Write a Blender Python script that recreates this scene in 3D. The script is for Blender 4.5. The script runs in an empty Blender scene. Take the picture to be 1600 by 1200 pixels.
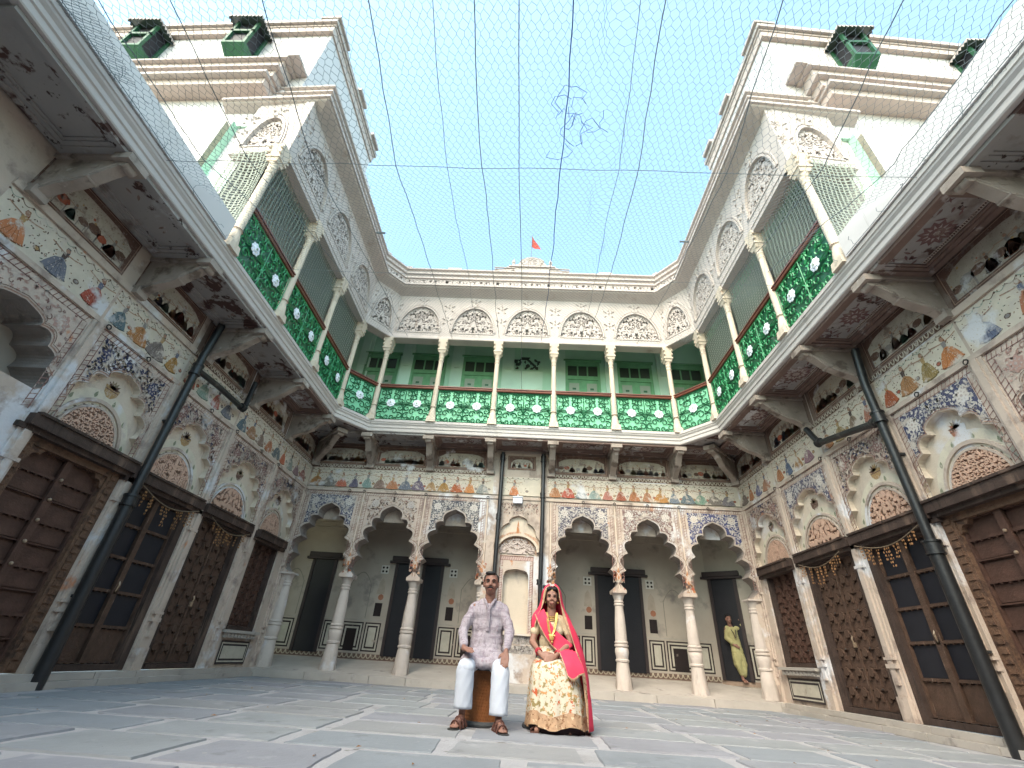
import bpy, bmesh, math, random
import numpy as np
from mathutils import Vector, Matrix
R = math.radians
PI = math.pi
rnd = random.Random(7)
S = bpy.context.scene
COL = S.collection

# ------------------------------------------------------------------ camera
CAMH = .57
cam_d = bpy.data.cameras.new('camera'); cam = bpy.data.objects.new('camera', cam_d); COL.objects.link(cam)
cam_d.sensor_width = 36; cam_d.sensor_fit = 'HORIZONTAL'; cam_d.lens = 697.35/1600*36
cam_d.clip_start = .05; cam_d.clip_end = 2000
def _ray(u, v, pi=R(31.55), ro=R(3.6985), ya=R(-2.5406)):
    c, s = math.cos(ro), math.sin(ro); u, v = c*u+s*v, -s*u+c*v
    X, Y, Z = u, 1., -v
    c, s = math.cos(pi), math.sin(pi); Y, Z = c*Y-s*Z, s*Y+c*Z
    c, s = math.cos(ya), math.sin(ya); X, Y = c*X+s*Y, -s*X+c*Y
    return Vector((X, Y, Z))
_f = _ray(0, 0); _r = _ray(1, 0)-_f; _d = _ray(0, 1)-_f
m4 = Matrix(((_r.x, -_d.x, -_f.x, 0), (_r.y, -_d.y, -_f.y, 0), (_r.z, -_d.z, -_f.z, CAMH), (0, 0, 0, 1)))
cam.matrix_world = m4
S.camera = cam

# ------------------------------------------------------------------ sky, sun, exposure
SUN_EL, SUN_AZ = 48, 205      # azimuth measured clockwise from +Y
w = bpy.data.worlds.new('World'); S.world = w; w.use_nodes = True
nt = w.node_tree; bg = nt.nodes['Background']
sky = nt.nodes.new('ShaderNodeTexSky'); sky.sky_type = 'NISHITA'; sky.sun_disc = False
sky.sun_elevation = R(SUN_EL); sky.sun_rotation = R(SUN_AZ); sky.air_density = 1.0; sky.dust_density = 2.2; sky.ozone_density = .6
tint = nt.nodes.new('ShaderNodeMix'); tint.data_type = 'RGBA'; tint.blend_type = 'MULTIPLY'; tint.inputs[0].default_value = 1
tint.inputs[7].default_value = (1.30, 1.47, 1.24, 1)
nt.links.new(sky.outputs[0], tint.inputs[6]); nt.links.new(tint.outputs[2], bg.inputs[0])
bg.inputs[1].default_value = .15
sd = bpy.data.lights.new('sun', 'SUN'); so = bpy.data.objects.new('sun', sd); COL.objects.link(so)
sd.energy = .75; sd.angle = R(40); sd.color = (1, .74, .76)
_a = R(SUN_AZ); _e = R(SUN_EL)
sv = Vector((math.sin(_a)*math.cos(_e), math.cos(_a)*math.cos(_e), math.sin(_e)))
so.rotation_euler = sv.to_track_quat('Z', 'Y').to_euler(); so.location = (0, 0, 30)
S.view_settings.view_transform = 'Standard'; S.view_settings.look = 'None'
S.view_settings.gamma = 1; S.view_settings.use_curve_mapping = False
S.view_settings.exposure = 1.9
S.cycles.max_bounces = 8; S.cycles.diffuse_bounces = 5; S.cycles.transparent_max_bounces = 24
S.cycles.use_denoising = True

# ------------------------------------------------------------------ materials
MATS = {}
def mat(name, col=(.5, .5, .5), rough=.8, var=0., vscale=3., col2=None, thr=.5, soft=.1, mscale=2., bump=0., bscale=40., spec=.3,
        attr=False, fade=0., stains=None, coord='Object', metal=0., layer3=None):
    """col varied by noise; col2 shows in patches; stains = list of (colour, scale, threshold, softness, stretch)."""
    m = bpy.data.materials.new(name); m.use_nodes = True; t = m.node_tree; N = t.nodes; L = t.links
    b = N['Principled BSDF']; b.inputs['Roughness'].default_value = rough; b.inputs['Specular IOR Level'].default_value = spec
    b.inputs['Metallic'].default_value = metal
    tc = N.new('ShaderNodeTexCoord'); P = tc.outputs['Object']
    geo = N.new('ShaderNodeNewGeometry'); P = geo.outputs['Position'] if coord == 'World' else P
    def noise(sc, det=5, stretch=None, ro=.6):
        n = N.new('ShaderNodeTexNoise'); n.inputs['Scale'].default_value = sc; n.inputs['Detail'].default_value = det; n.inputs['Roughness'].default_value = ro
        if stretch:
            mp = N.new('ShaderNodeMapping'); mp.inputs['Scale'].default_value = stretch; L.new(P, mp.inputs[0]); L.new(mp.outputs[0], n.inputs[0])
        else: L.new(P, n.inputs[0])
        return n.outputs[0]
    def ramp(v, a, c):
        r = N.new('ShaderNodeMapRange'); r.inputs[1].default_value = a; r.inputs[2].default_value = c; L.new(v, r.inputs[0]); return r.outputs[0]
    def mix(f, a, c, mode='MIX'):
        x = N.new('ShaderNodeMix'); x.data_type = 'RGBA'; x.blend_type = mode
        if isinstance(f, float): x.inputs[0].default_value = f
        else: L.new(f, x.inputs[0])
        for s, i in ((a, 6), (c, 7)):
            if isinstance(s, tuple): x.inputs[i].default_value = (*s[:3], 1)
            else: L.new(s, x.inputs[i])
        return x.outputs[2]
    if attr:
        at = N.new('ShaderNodeVertexColor'); at.layer_name = 'Col'; c = at.outputs[0]
    else: c = tuple(col)
    if var:
        g = ramp(noise(vscale), .25, .75)
        c = mix(g, mix(1., c, (1-var, 1-var, 1-var*1.1), 'MULTIPLY'), mix(1., c, (1+var*.6, 1+var*.55, 1+var*.5), 'MULTIPLY'))
    if col2: c = mix(ramp(noise(mscale, 7), thr, thr+soft), c, tuple(col2))
    for (sc_, s_, th_, so_, st_) in (stains or []):
        c = mix(ramp(noise(s_, 7, st_), th_, th_+so_), c, tuple(sc_))
    if fade: c = mix(ramp(noise(5.5, 8, None, .72), .53, .62), c, (col[0], col[1], col[2]))
    if fade: c = mix(ramp(noise(1.15, 6, None, .6), .60, .66), c, LIME); c = mix(ramp(noise(60, 3), .60, .68), c, (col[0], col[1], col[2]))
    if isinstance(c, tuple): b.inputs['Base Color'].default_value = (*c, 1)
    else: L.new(c, b.inputs['Base Color'])
    if bump:
        bp = N.new('ShaderNodeBump'); bp.inputs['Strength'].default_value = bump; bp.inputs['Distance'].default_value = .02
        L.new(noise(bscale, 6), bp.inputs['Height']); L.new(bp.outputs[0], b.inputs['Normal'])
    MATS[name] = m
    return m
OR = (.50, .23, .12); DIRT = (.24, .19, .16); LIME = (.60, .59, .60)
mat('plaster', (.50, .41, .345), var=.16, vscale=1.3, bump=.3, bscale=18, coord='World',
    stains=[(LIME, .9, .55, .06, None), ((.31, .245, .21), 4.5, .53, .14, None), (DIRT, 2.2, .59, .12, (1, 1, .5)), (OR, 2.6, .665, .05, (1, 1, .6)), ((.16, .13, .12), 9, .70, .05, None)])
mat('cream_plaster', (.58, .495, .40), var=.12, vscale=2, bump=.2, coord='World', stains=[(LIME, 1.1, .58, .1, None), ((.40, .33, .28), 3.6, .56, .16, (1, 1, .5)), (OR, 3.1, .66, .05, (1, 1, .4)), (DIRT, 5, .68, .08, (1, 1, .6))])
mat('white_wall', (.60, .565, .56), var=.05, vscale=.8, bump=.1, bscale=8, coord='World', stains=[((.47, .43, .40), 1.2, .60, .2, (1, 1, .25)), ((.34, .31, .29), 4, .64, .12, (2, 2, .15))])
mat('white_trim', (.49, .43, .405), var=.12, vscale=2, bump=.25, coord='World', stains=[((.34, .27, .23), 3, .60, .15, (1, 1, .6))])
mat('pink_stone', (.52, .43, .39), var=.14, vscale=3, bump=.3, coord='World', stains=[((.34, .26, .22), 5, .62, .12, None), ((.66, .58, .52), 4, .66, .1, None)])
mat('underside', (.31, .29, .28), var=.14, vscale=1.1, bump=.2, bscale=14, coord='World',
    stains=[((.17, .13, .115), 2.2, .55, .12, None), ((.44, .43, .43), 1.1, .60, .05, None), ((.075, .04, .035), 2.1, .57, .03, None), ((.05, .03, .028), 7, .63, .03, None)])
mat('bracket_stone', (.33, .275, .24), var=.25, vscale=4, bump=.5, bscale=25, coord='World', stains=[((.15, .115, .095), 3.4, .54, .10, None), ((.50, .45, .41), 2.1, .62, .06, None)])
mat('slab_edge', (.52, .475, .455), var=.08, vscale=1.5, bump=.12, coord='World', stains=[((.40, .36, .33), 2.2, .66, .12, (1, 1, .3))])
mat('salmon', (.56, .37, .28), var=.2, vscale=9, bump=.3, coord='World', stains=[((.32, .19, .14), 14, .58, .06, None)])
mat('arch_soffit_shade', (.27, .235, .215), var=.25, vscale=3, bump=.3, coord='World', stains=[((.42, .38, .34), 2.4, .60, .1, None), ((.13, .11, .10), 3.1, .58, .12, None)])  # plaster of the arch reveals, base colour darkened to carry the shade under the lobes
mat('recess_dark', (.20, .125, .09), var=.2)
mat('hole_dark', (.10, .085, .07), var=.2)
mat('paint', (.52, .455, .39), attr=True, fade=1, var=.16, vscale=6, rough=.9, coord='World')
mat('paint_plain', (.5, .45, .4), attr=True, var=.2, vscale=6, rough=.9, coord='World', stains=[((.30, .25, .21), 5, .62, .12, None)])
mat('painted_frame', (.20, .135, .115), var=.25, vscale=5, coord='World', stains=[((.36, .32, .30), 4, .60, .06, None)])
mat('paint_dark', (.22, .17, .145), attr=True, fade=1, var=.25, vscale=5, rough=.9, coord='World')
mat('pillar_stone', (.52, .455, .41), var=.16, vscale=3, bump=.35, bscale=22, coord='World',
    stains=[(OR, 3.4, .66, .05, (1, 1, .5)), ((.30, .26, .23), 4, .62, .12, (1, 1, .3)), (LIME, 2, .6, .1, None)])
mat('column_cream', (.58, .49, .40), var=.10, vscale=3, bump=.12, coord='World', stains=[((.56, .38, .27), 4, .68, .08, None)])
mat('wood_dark', (.060, .040, .034), rough=.62, var=.35, vscale=6, bump=.4, bscale=30, stains=[((.15, .10, .075), 3, .58, .15, (1, 1, .3)), ((.025, .018, .016), 7, .56, .1, (3, 3, .25)), ((.20, .15, .12), 12, .68, .05, (3, 3, .3))])
mat('wood_red', (.085, .045, .034), rough=.6, var=.35, vscale=7, bump=.4, bscale=30, stains=[((.03, .02, .018), 2, .55, .2, None), ((.15, .09, .07), 11, .66, .05, (3, 3, .3))])
mat('wood_brown', (.095, .056, .040), rough=.7, var=.4, vscale=9, bump=.5, bscale=35, stains=[((.05, .035, .03), 4, .52, .2, None), ((.24, .17, .13), 12, .64, .05, (3, 3, .3))])
mat('wood_carved', (.15, .085, .055), rough=.7, var=.4, vscale=16, bump=.6, bscale=60, stains=[((.07, .04, .028), 9, .5, .12, None)])
mat('navy_door', (.010, .010, .014), rough=.5, var=.3, bump=.2)
mat('brass', (.45, .34, .24), rough=.4, metal=.7)
mat('iron', (.03, .03, .03), rough=.55)
mat('pipe_black', (.016, .017, .019), rough=.38, var=.3, vscale=12, bump=.15, spec=.5, stains=[((.07, .062, .055), 6, .60, .08, (1, 1, .15)), ((.11, .06, .035), 9, .66, .05, (1, 1, .3))])
mat('green_deep', (.028, .27, .10), rough=.42, var=.25, vscale=7, spec=.5)
mat('green_line', (.012, .115, .05), rough=.4, var=.2, vscale=7, spec=.5)
mat('green_back', (.20, .56, .34), rough=.5, var=.2, vscale=3, spec=.4, stains=[((.35, .47, .40), 2.2, .6, .1, None)])
mat('green_wall', (.42, .68, .53), rough=.7, var=.1, vscale=2, coord='World')
mat('green_pale', (.55, .75, .64), rough=.7, var=.08, vscale=2, coord='World')
mat('green_door', (.15, .36, .20), rough=.6, var=.2, vscale=6)
mat('panel_grey', (.30, .36, .30), rough=.7, var=.1)
mat('glass_dark', (.05, .07, .06), rough=.2, spec=.5)
mat('rosette_white', (.74, .77, .84), rough=.5)
mat('rail_red', (.17, .055, .035), rough=.4, var=.3, spec=.5)
mat('navy_glass', (.018, .018, .024), rough=.6, var=.3)
mat('flag_red', (.38, .06, .045), rough=.8)
mat('mortar', (.35, .345, .36), var=.1, vscale=4, bump=.5, bscale=30, coord='World', stains=[((.26, .255, .25), 1.4, .54, .15, None), ((.17, .16, .15), 7, .60, .08, None)])
mat('platform_stone', (.40, .365, .33), var=.16, vscale=2, bump=.3, bscale=16, coord='World', stains=[((.20, .18, .17), 3, .60, .12, None)])
for k, c in enumerate(((.235, .245, .27), (.245, .25, .28), (.25, .265, .28), (.255, .26, .27), (.22, .24, .265))):
    mat('flag_stone%d' % k, c, rough=.72, var=.16, vscale=1.6, bump=.3, bscale=24, coord='World', spec=.35,
        stains=[((.34, .34, .36), 2.2, .60, .12, None), ((.14, .145, .155), 3.1, .60, .14, None), ((.33, .32, .31), 16, .68, .05, None), ((.09, .09, .09), 30, .72, .03, None)])
mat('wire', (.15, .18, .20), rough=.6)
mat('wire_blue', (.03, .07, .22), rough=.6)
mat('dado_cream', (.50, .46, .38), var=.15, vscale=3, coord='World')
mat('dado_black', (.035, .025, .025), rough=.6, var=.2)
mat('corridor_wall', (.37, .325, .275), var=.16, vscale=1.4, coord='World', stains=[((.33, .15, .08), 2.3, .68, .05, None), ((.18, .16, .15), 2, .56, .15, None)])
mat('dried_leaf', (.30, .155, .07), rough=.8, var=.4, vscale=20)
mat('thread', (.2, .15, .1))

def net_mat(name, col, sc, dens, ang=0):
    m = bpy.data.materials.new(name); m.use_nodes = True; t = m.node_tree; N = t.nodes; L = t.links
    b = N['Principled BSDF']; b.inputs['Base Color'].default_value = (*col, 1); b.inputs['Roughness'].default_value = .8
    tc = N.new('ShaderNodeTexCoord'); mp = N.new('ShaderNodeMapping'); L.new(tc.outputs['Object'], mp.inputs[0])
    dn = N.new('ShaderNodeTexNoise'); dn.inputs['Scale'].default_value = 1.6
    mx = N.new('ShaderNodeMix'); mx.data_type = 'VECTOR'; mx.inputs[0].default_value = .12
    L.new(mp.outputs[0], mx.inputs[4]); L.new(tc.outputs['Object'], dn.inputs[0]); L.new(dn.outputs[1], mx.inputs[5])
    outs = []
    for d, s_ in (('Z', sc), ('X', sc*.8)):
        wv = N.new('ShaderNodeTexWave'); wv.bands_direction = d; wv.inputs['Scale'].default_value = s_; wv.inputs['Distortion'].default_value = 0
        L.new(mx.outputs[1], wv.inputs[0])
        r = N.new('ShaderNodeMapRange'); r.inputs[1].default_value = 1-dens; r.inputs[2].default_value = 1-dens*.5; L.new(wv.outputs[1], r.inputs[0]); outs.append(r.outputs[0])
    mm = N.new('ShaderNodeMath'); mm.operation = 'MAXIMUM'; L.new(outs[0], mm.inputs[0]); L.new(outs[1], mm.inputs[1])
    L.new(mm.outputs[0], b.inputs['Alpha']); MATS[name] = m
net_mat('bay_net', (.15, .18, .145), 5.5, .30)
net_mat('pale_net', (.24, .26, .22), 5.5, .34)
mat('green_dark', (.025, .10, .05), rough=.5, var=.2)

# ------------------------------------------------------------------ mesh builder
class G:
    def __init__(s): s.v = []; s.f = []; s.m = []; s.c = []
    def add(s, vs, fs, m=0, c=None):
        o = len(s.v); s.v.extend([tuple(p) for p in vs])
        for f in fs: s.f.append([o+i for i in f]); s.m.append(m); s.c.append(c)
    def box(s, x0, x1, y0, y1, z0, z1, m=0, c=None, taper=0):
        t = taper
        s.add([(x0, y0, z0), (x1, y0, z0), (x1, y1, z0), (x0, y1, z0), (x0+t, y0+t, z1), (x1-t, y0+t, z1), (x1-t, y1-t, z1), (x0+t, y1-t, z1)],
              [(0, 3, 2, 1), (4, 5, 6, 7), (0, 1, 5, 4), (1, 2, 6, 5), (2, 3, 7, 6), (3, 0, 4, 7)], m, c)
    def obox(s, p0, p1, z0, z1, th, m=0, side=0):
        """upright box along p0-p1 (2D), thickness th centred (side 0) or offset"""
        a = Vector(p0); b = Vector(p1); d = (b-a).normalized(); n = Vector((-d.y, d.x)); lo, hi = (-th/2, th/2) if side == 0 else ((0, th) if side > 0 else (-th, 0))
        q = [a+n*lo, b+n*lo, b+n*hi, a+n*hi]
        s.add([(p.x, p.y, z) for z in (z0, z1) for p in q], [(0, 3, 2, 1), (4, 5, 6, 7), (0, 1, 5, 4), (1, 2, 6, 5), (2, 3, 7, 6), (3, 0, 4, 7)], m)
    def tube(s, pts, r, n=6, m=0, c=None, cap=True):
        P = [Vector(p) for p in pts]; k = len(P); rr = r if isinstance(r, (list, tuple)) else [r]*k; vs = []
        up = None
        for i in range(k):
            t = (P[min(i+1, k-1)]-P[max(i-1, 0)]); t = t.normalized() if t.length > 1e-9 else Vector((0, 0, 1))
            if up is None: up = Vector((0, 0, 1)) if abs(t.z) < .9 else Vector((1, 0, 0))
            a = t.cross(up); a = a.normalized() if a.length > 1e-6 else Vector((1, 0, 0)); b = a.cross(t).normalized(); up = b
            for j in range(n):
                th = 2*PI*j/n; vs.append(P[i]+a*(rr[i]*math.cos(th))+b*(rr[i]*math.sin(th)))
        fs = [(i*n+j, i*n+(j+1) % n, (i+1)*n+(j+1) % n, (i+1)*n+j) for i in range(k-1) for j in range(n)]
        if cap: fs += [tuple(range(n))[::-1], tuple((k-1)*n+j for j in range(n))]
        s.add(vs, fs, m, c)
    def lathe(s, prof, n=12, cx=0, cy=0, m=0, sq=False, c=None, rot=0):
        vs = []
        for (r, z) in prof:
            for j in range(n):
                th = 2*PI*(j+.5)/n+rot; vs.append((cx+r*math.cos(th), cy+r*math.sin(th), z))
        k = len(prof)
        fs = [(i*n+j, i*n+(j+1) % n, (i+1)*n+(j+1) % n, (i+1)*n+j) for i in range(k-1) for j in range(n)]
        fs += [tuple(range(n))[::-1], tuple((k-1)*n+j for j in range(n))]
        s.add(vs, fs, m, c)
    def prism(s, poly, f, a, b, m=0, mside=None, c=None):
        """poly 2-D extruded; f(p, w) -> 3-D"""
        n = len(poly); s.add([f(p, a) for p in poly]+[f(p, b) for p in poly], [tuple(range(n)), tuple(range(2*n-1, n-1, -1))], m, c)
        o = len(s.v)-2*n
        for i in range(n):
            j = (i+1) % n; s.f.append([o+i, o+n+i, o+n+j, o+j]); s.m.append(m if mside is None else mside); s.c.append(c)
    def ball(s, p, r, n=8, k=5, m=0, sc=(1, 1, 1), c=None):
        vs = []; 
        for i in range(k+1):
            ph = PI*i/k
            for j in range(n): vs.append((p[0]+r*sc[0]*math.sin(ph)*math.cos(2*PI*j/n), p[1]+r*sc[1]*math.sin(ph)*math.sin(2*PI*j/n), p[2]+r*sc[2]*math.cos(ph)))
        s.add(vs, [(i*n+j, (i+1)*n+j, (i+1)*n+(j+1) % n, i*n+(j+1) % n) for i in range(k) for j in range(n)], m, c)
    def mesh(s, name, mats, smooth=False):
        me = bpy.data.meshes.new(name); me.from_pydata(s.v, [], s.f)
        for x in (mats if isinstance(mats, (list, tuple)) else [mats]): me.materials.append(MATS[x] if isinstance(x, str) else x)
        me.polygons.foreach_set('material_index', s.m)
        if smooth: me.polygons.foreach_set('use_smooth', [True]*len(s.f))
        if any(c is not None for c in s.c):
            ca = me.color_attributes.new('Col', 'FLOAT_COLOR', 'CORNER'); arr = []
            for f, c in zip(s.f, s.c): arr += [*(c or (.6, .55, .5)), 1.]*len(f)
            ca.data.foreach_set('color', arr)
        me.update(); return me
    def build(s, name, mats, parent=None, smooth=False, **kw): return link(name, s.mesh(name, mats, smooth), parent, **kw)
def link(name, me, parent=None, loc=None, rz=0, **kw):
    o = bpy.data.objects.new(name, me); COL.objects.link(o)
    if parent is not None: o.parent = parent
    if loc is not None: o.location = loc
    if rz: o.rotation_euler = (0, 0, rz)
    for k, v in kw.items(): o[k] = v
    return o
def thing(name, label, cat, loc=(0, 0, 0), rz=0, group=None):
    o = link(name, None, None, loc, rz, label=label, category=cat)
    if group: o['group'] = group
    return o
def smooth_angle(o, a=40):
    try:
        o.data.polygons.foreach_set('use_smooth', [True]*len(o.data.polygons)); o.data.set_sharp_from_angle(angle=R(a))
    except Exception: pass
    return o

# ------------------------------------------------------------------ shared outlines
def foil(w, zs, zt, n=4, k=6, bulge=.30, cx=0):
    """multifoil arch outline from left spring over the apex to the right spring"""
    h = zt-zs; hw = w/2; tip = hw*.20
    def gd(t): return Vector((-hw*math.cos(t)**.8 if math.cos(t) > 0 else 0, zs+h*.86*math.sin(t)))
    ts = [i*R(70)/n for i in range(n+1)]
    P = [gd(t) for t in ts]; P[0] = Vector((-hw, zs))
    out = []
    for i in range(n):
        a, b = P[i], P[i+1]; d = b-a; nn = Vector((-d.y, d.x)).normalized(); L = d.length
        for q in range(k):
            t = q/k; out.append(a+d*t+nn*(L*bulge*4*t*(1-t))**1.0*1.0 if True else a)
    a = P[n]; b = Vector((0, zt)); c1 = a+Vector((-.045*w, (zt-a.y)*.75)); c2 = Vector((-.07*w, zt-(zt-a.y)*.16))
    for q in range(k+1):
        t = q/k; out.append(a*(1-t)**3+c1*3*t*(1-t)**2+c2*3*t*t*(1-t)+b*t**3)
    L = [(p.x+cx, p.y) for p in out]
    return L+[(2*cx-x, z) for x, z in L[-2::-1]]
def ring(g, outl, x0, x1, z0, z1, y, m=0, flip=False, c=None, y2=None, cx=None, cz=None, mr=None):
    """sheet between an outline (open at the bottom) and the rectangle around it; y2 adds the reveal back to that depth"""
    cx = (x0+x1)/2 if cx is None else cx; cz = z0 if cz is None else cz
    def hit(p):
        dx, dz = p[0]-cx, p[1]-cz; t = 1e9; sd = 0
        if dx > 1e-9: t, sd = (x1-cx)/dx, 2
        if dx < -1e-9: t, sd = (x0-cx)/dx, 0
        if dz > 1e-9 and (z1-cz)/dz < t: t, sd = (z1-cz)/dz, 1
        return (cx+dx*t, cz+dz*t), sd
    H = [hit(p) for p in outl]
    for i in range(len(outl)-1):
        a, b = outl[i], outl[i+1]; (ha, sa), (hb, sb) = H[i], H[i+1]
        pts = [a, ha]
        if sa != sb:
            if sa == 0 and sb >= 1: pts.append((x0, z1))
            if sb == 2 and sa <= 1: pts.append((x1, z1))
        pts += [hb, b]
        q = []
        for p in pts:
            if not q or (abs(p[0]-q[-1][0])+abs(p[1]-q[-1][1])) > 1e-6: q.append(p)
        if len(q) < 3: continue
        vs = [(p[0], y, p[1]) for p in q]; g.add(vs, [tuple(range(len(q)))], m, c)
    if y2 is not None:
        n = len(outl); g.add([(p[0], y, p[1]) for p in outl]+[(p[0], y2, p[1]) for p in outl], [(i, i+1, n+i+1, n+i) for i in range(n-1)], m if mr is None else mr, c)
def arc(r, n=16, cx=0, cz=0, a0=180, a1=0, ez=1): return [(cx+r*math.cos(R(a0+(a1-a0)*i/n)), cz+ez*r*math.sin(R(a0+(a1-a0)*i/n))) for i in range(n+1)]
def inpoly(p, poly):
    x, y = p; r = False; j = len(poly)-1
    for i in range(len(poly)):
        xi, yi = poly[i]; xj, yj = poly[j]
        if (yi > y) != (yj > y) and x < (xj-xi)*(y-yi)/(yj-yi)+xi: r = not r
        j = i
    return r

# ------------------------------------------------------------------ painted decoration: coloured shapes laid on the plaster
class P:
    def __init__(s, y=0., seed=1): s.g = G(); s.y = y; s.r = random.Random(seed)
    def f(s, p, l): return (p[0], s.y-.0015-.0011*l, p[1])
    def poly(s, pts, c, l=0): s.g.add([s.f(p, l) for p in pts], [tuple(range(len(pts)))], 0, c)
    def rect(s, x0, x1, z0, z1, c, l=0): s.poly([(x0, z0), (x1, z0), (x1, z1), (x0, z1)], c, l)
    def disc(s, x, z, r, c, l=0, n=10, ez=1): s.poly([(x+r*math.cos(2*PI*i/n), z+ez*r*math.sin(2*PI*i/n)) for i in range(n)], c, l)
    def leaf(s, x, z, a, L, w, c, l=0):
        ca, sa = math.cos(a), math.sin(a)
        pts = [(0, 0), (.3, .42), (.62, .36), (1, 0), (.62, -.30), (.3, -.36)]
        s.poly([(x+(p*ca*L-q*sa*w), z+(p*sa*L+q*ca*w)) for p, q in pts], c, l)
    def star(s, x, z, r, c, l=0, n=8, ir=.6, a0=0): s.poly([(x+r*(1 if i % 2 else ir)*math.cos(a0+PI*i/n), z+r*(1 if i % 2 else ir)*math.sin(a0+PI*i/n)) for i in range(2*n)], c, l)
    def line(s, pts, w, c, l=0):
        for a, b in zip(pts, pts[1:]):
            a, b = Vector(a), Vector(b); d = b-a
            if d.length < 1e-6: continue
            n = Vector((-d.y, d.x)).normalized()*w/2; d = d.normalized()*w*.3; a -= d; b += d
            s.poly([tuple(a+n), tuple(b+n), tuple(b-n), tuple(a-n)], c, l)
    def frame(s, x0, x1, z0, z1, w, c, l=0):
        s.rect(x0, x1, z0, z0+w, c, l); s.rect(x0, x1, z1-w, z1, c, l); s.rect(x0, x0+w, z0+w, z1-w, c, l); s.rect(x1-w, x1, z0+w, z1-w, c, l)
    def flower(s, x, z, r, c, c2, l=0, n=8):
        s.star(x, z, r, c, l, n, .72, s.r.random()); s.star(x, z, r*.70, c2, l+1, n, .5); s.disc(x, z, r*.42, c, l+2, 8); s.disc(x, z, r*.18, c2, l+3, 6)
    def band(s, x0, x1, z0, z1, c, bgc=None, l=0, step=.05, vertical=False):
        if bgc: s.rect(x0, x1, z0, z1, bgc, l)
        w = .011
        if vertical:
            s.rect(x0, x0+w, z0, z1, c, l+1); s.rect(x1-w, x1, z0, z1, c, l+1); z = z0
            while z < z1-step: s.line([(x0, z), (x1, z+step*.6)], .009, c, l+1); z += step*s.r.uniform(.9, 1.1)
        else:
            s.rect(x0, x1, z0, z0+w, c, l+1); s.rect(x0, x1, z1-w, z1, c, l+1); x = x0
            while x < x1-step: s.line([(x, z0), (x+step*.6, z1)], .009, c, l+1); x += step*s.r.uniform(.9, 1.1)
    def scrolls(s, ok, x0, x1, z0, z1, cols, n, l=1, size=.05, mir=True):
        """leafy scrollwork in the region ok(x, z)"""
        r = s.r; done = []; size0 = size
        for _ in range(n*5):
            if len(done) >= n: break
            x, z = r.uniform(x0, x1), r.uniform(z0, z1)
            if not ok(x, z) or any((x-a)**2+(z-b)**2 < (size*.62)**2 for a, b in done): continue
            xm = (x0+x1)/2
            if mir and x > xm: continue
            done.append((x, z)); c = r.choice(cols); a = r.uniform(0, 2*PI); k = r.random(); size = size0*r.uniform(.8, 1.25)
            if mir:
                x_ = 2*xm-x
                if k < .5:
                    for da in (-.9, 0, .9): L_ = size*.8; s.leaf(x, z, a+da, L_, size*.5, c, l+1); s.leaf(x_, z, PI-a-da, L_, size*.5, c, l+1)
                elif k < .85:
                    pts = [(x+size*(.75-.07*i)*math.cos(a+i*.62), z+size*(.75-.07*i)*math.sin(a+i*.62)) for i in range(9)]
                    if all(ok(*p) for p in pts[:4]): s.line(pts, size*.19, c, l); s.line([(2*xm-p, q) for p, q in pts], size*.19, c, l)
                else: s.star(x, z, size*.42, c, l+2, 5, .55, a); s.star(x_, z, size*.42, c, l+2, 5, .55, PI-a)
                continue
            if k < .5:
                for da in (-.9, 0, .9): s.leaf(x, z, a+da, size*r.uniform(.6, .95), size*.5, c, l+r.randint(0, 2))
            elif k < .8:
                pts = [(x+size*(.65-.07*i)*math.cos(a+i*.62), z+size*(.65-.07*i)*math.sin(a+i*.62)) for i in range(8)]
                if all(ok(*p) for p in pts[:4]): s.line(pts, size*.17, c, l+1)
            else: s.star(x, z, size*.42, c, l+1, 5, .55, a)
    def lady(s, x, z, h, c, c2=(.12, .10, .10), fl=1):
        r = s.r; sk = (.34, .20, .14); bw = h*r.uniform(.27, .42); h *= r.uniform(.92, 1.05); c = tuple(q*r.uniform(.8, 1.15) for q in c); pts = [(x-h*.035, z+h*.60)]
        pts += [(x-bw*(.3+.7*t)*(1 if t < 1 else .96), z+h*(.60-.50*t**1.3)) for t in (.3, .6, .85, 1)]
        pts += [(x-bw*.5, z+h*.045), (x, z+h*.03), (x+bw*.5, z+h*.045)]
        pts += [(x+bw*(.3+.7*t), z+h*(.60-.50*t**1.3)) for t in (1, .85, .6, .3)]+[(x+h*.035, z+h*.60)]
        s.poly(pts, c, 1); dk = tuple(q*.45 for q in c)
        s.line([pts[4], pts[5], pts[6], pts[7], pts[8]], h*.035, dk, 2)
        for t in (-.5, -.15, .2, .55): s.line([(x+h*.02*t, z+h*.56), (x+bw*t, z+h*.10)], h*.012, dk, 2)
        s.poly([(x-h*.06, z+h*.60), (x+h*.06, z+h*.60), (x+h*.075, z+h*.78), (x-h*.075, z+h*.78)], c2, 2)
        s.disc(x, z+h*.86, h*.065, sk, 2, 8); s.poly([(x-h*.07, z+h*.86), (x-h*.05, z+h*.95), (x+h*.04, z+h*.95), (x+h*.075, z+h*.84), (x+h*.09, z+h*.7)], dk, 1)
        s.line([(x-h*.07, z+h*.76), (x-h*.26, z+h*.79), (x-h*.44, z+h*.83)], h*.03, sk, 2); s.line([(x+h*.07, z+h*.76), (x+h*.26, z+h*.78), (x+h*.44, z+h*.83)], h*.03, sk, 2)
        s.line([(x-h*.02, z), (x-h*.02, z+h*.05)], h*.02, sk, 1); s.line([(x+h*.03, z), (x+h*.03, z+h*.05)], h*.02, sk, 1)
    def build(s, parent, name='painted_decoration', m='paint', **kw): return s.g.build(name, m, parent, **kw)
INK = (.085, .06, .055); NAVY = (.055, .06, .115); WHT = (.58, .54, .50); MAUV = (.23, .125, .11); PINK = (.42, .27, .23); BRN = (.13, .075, .055)
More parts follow.
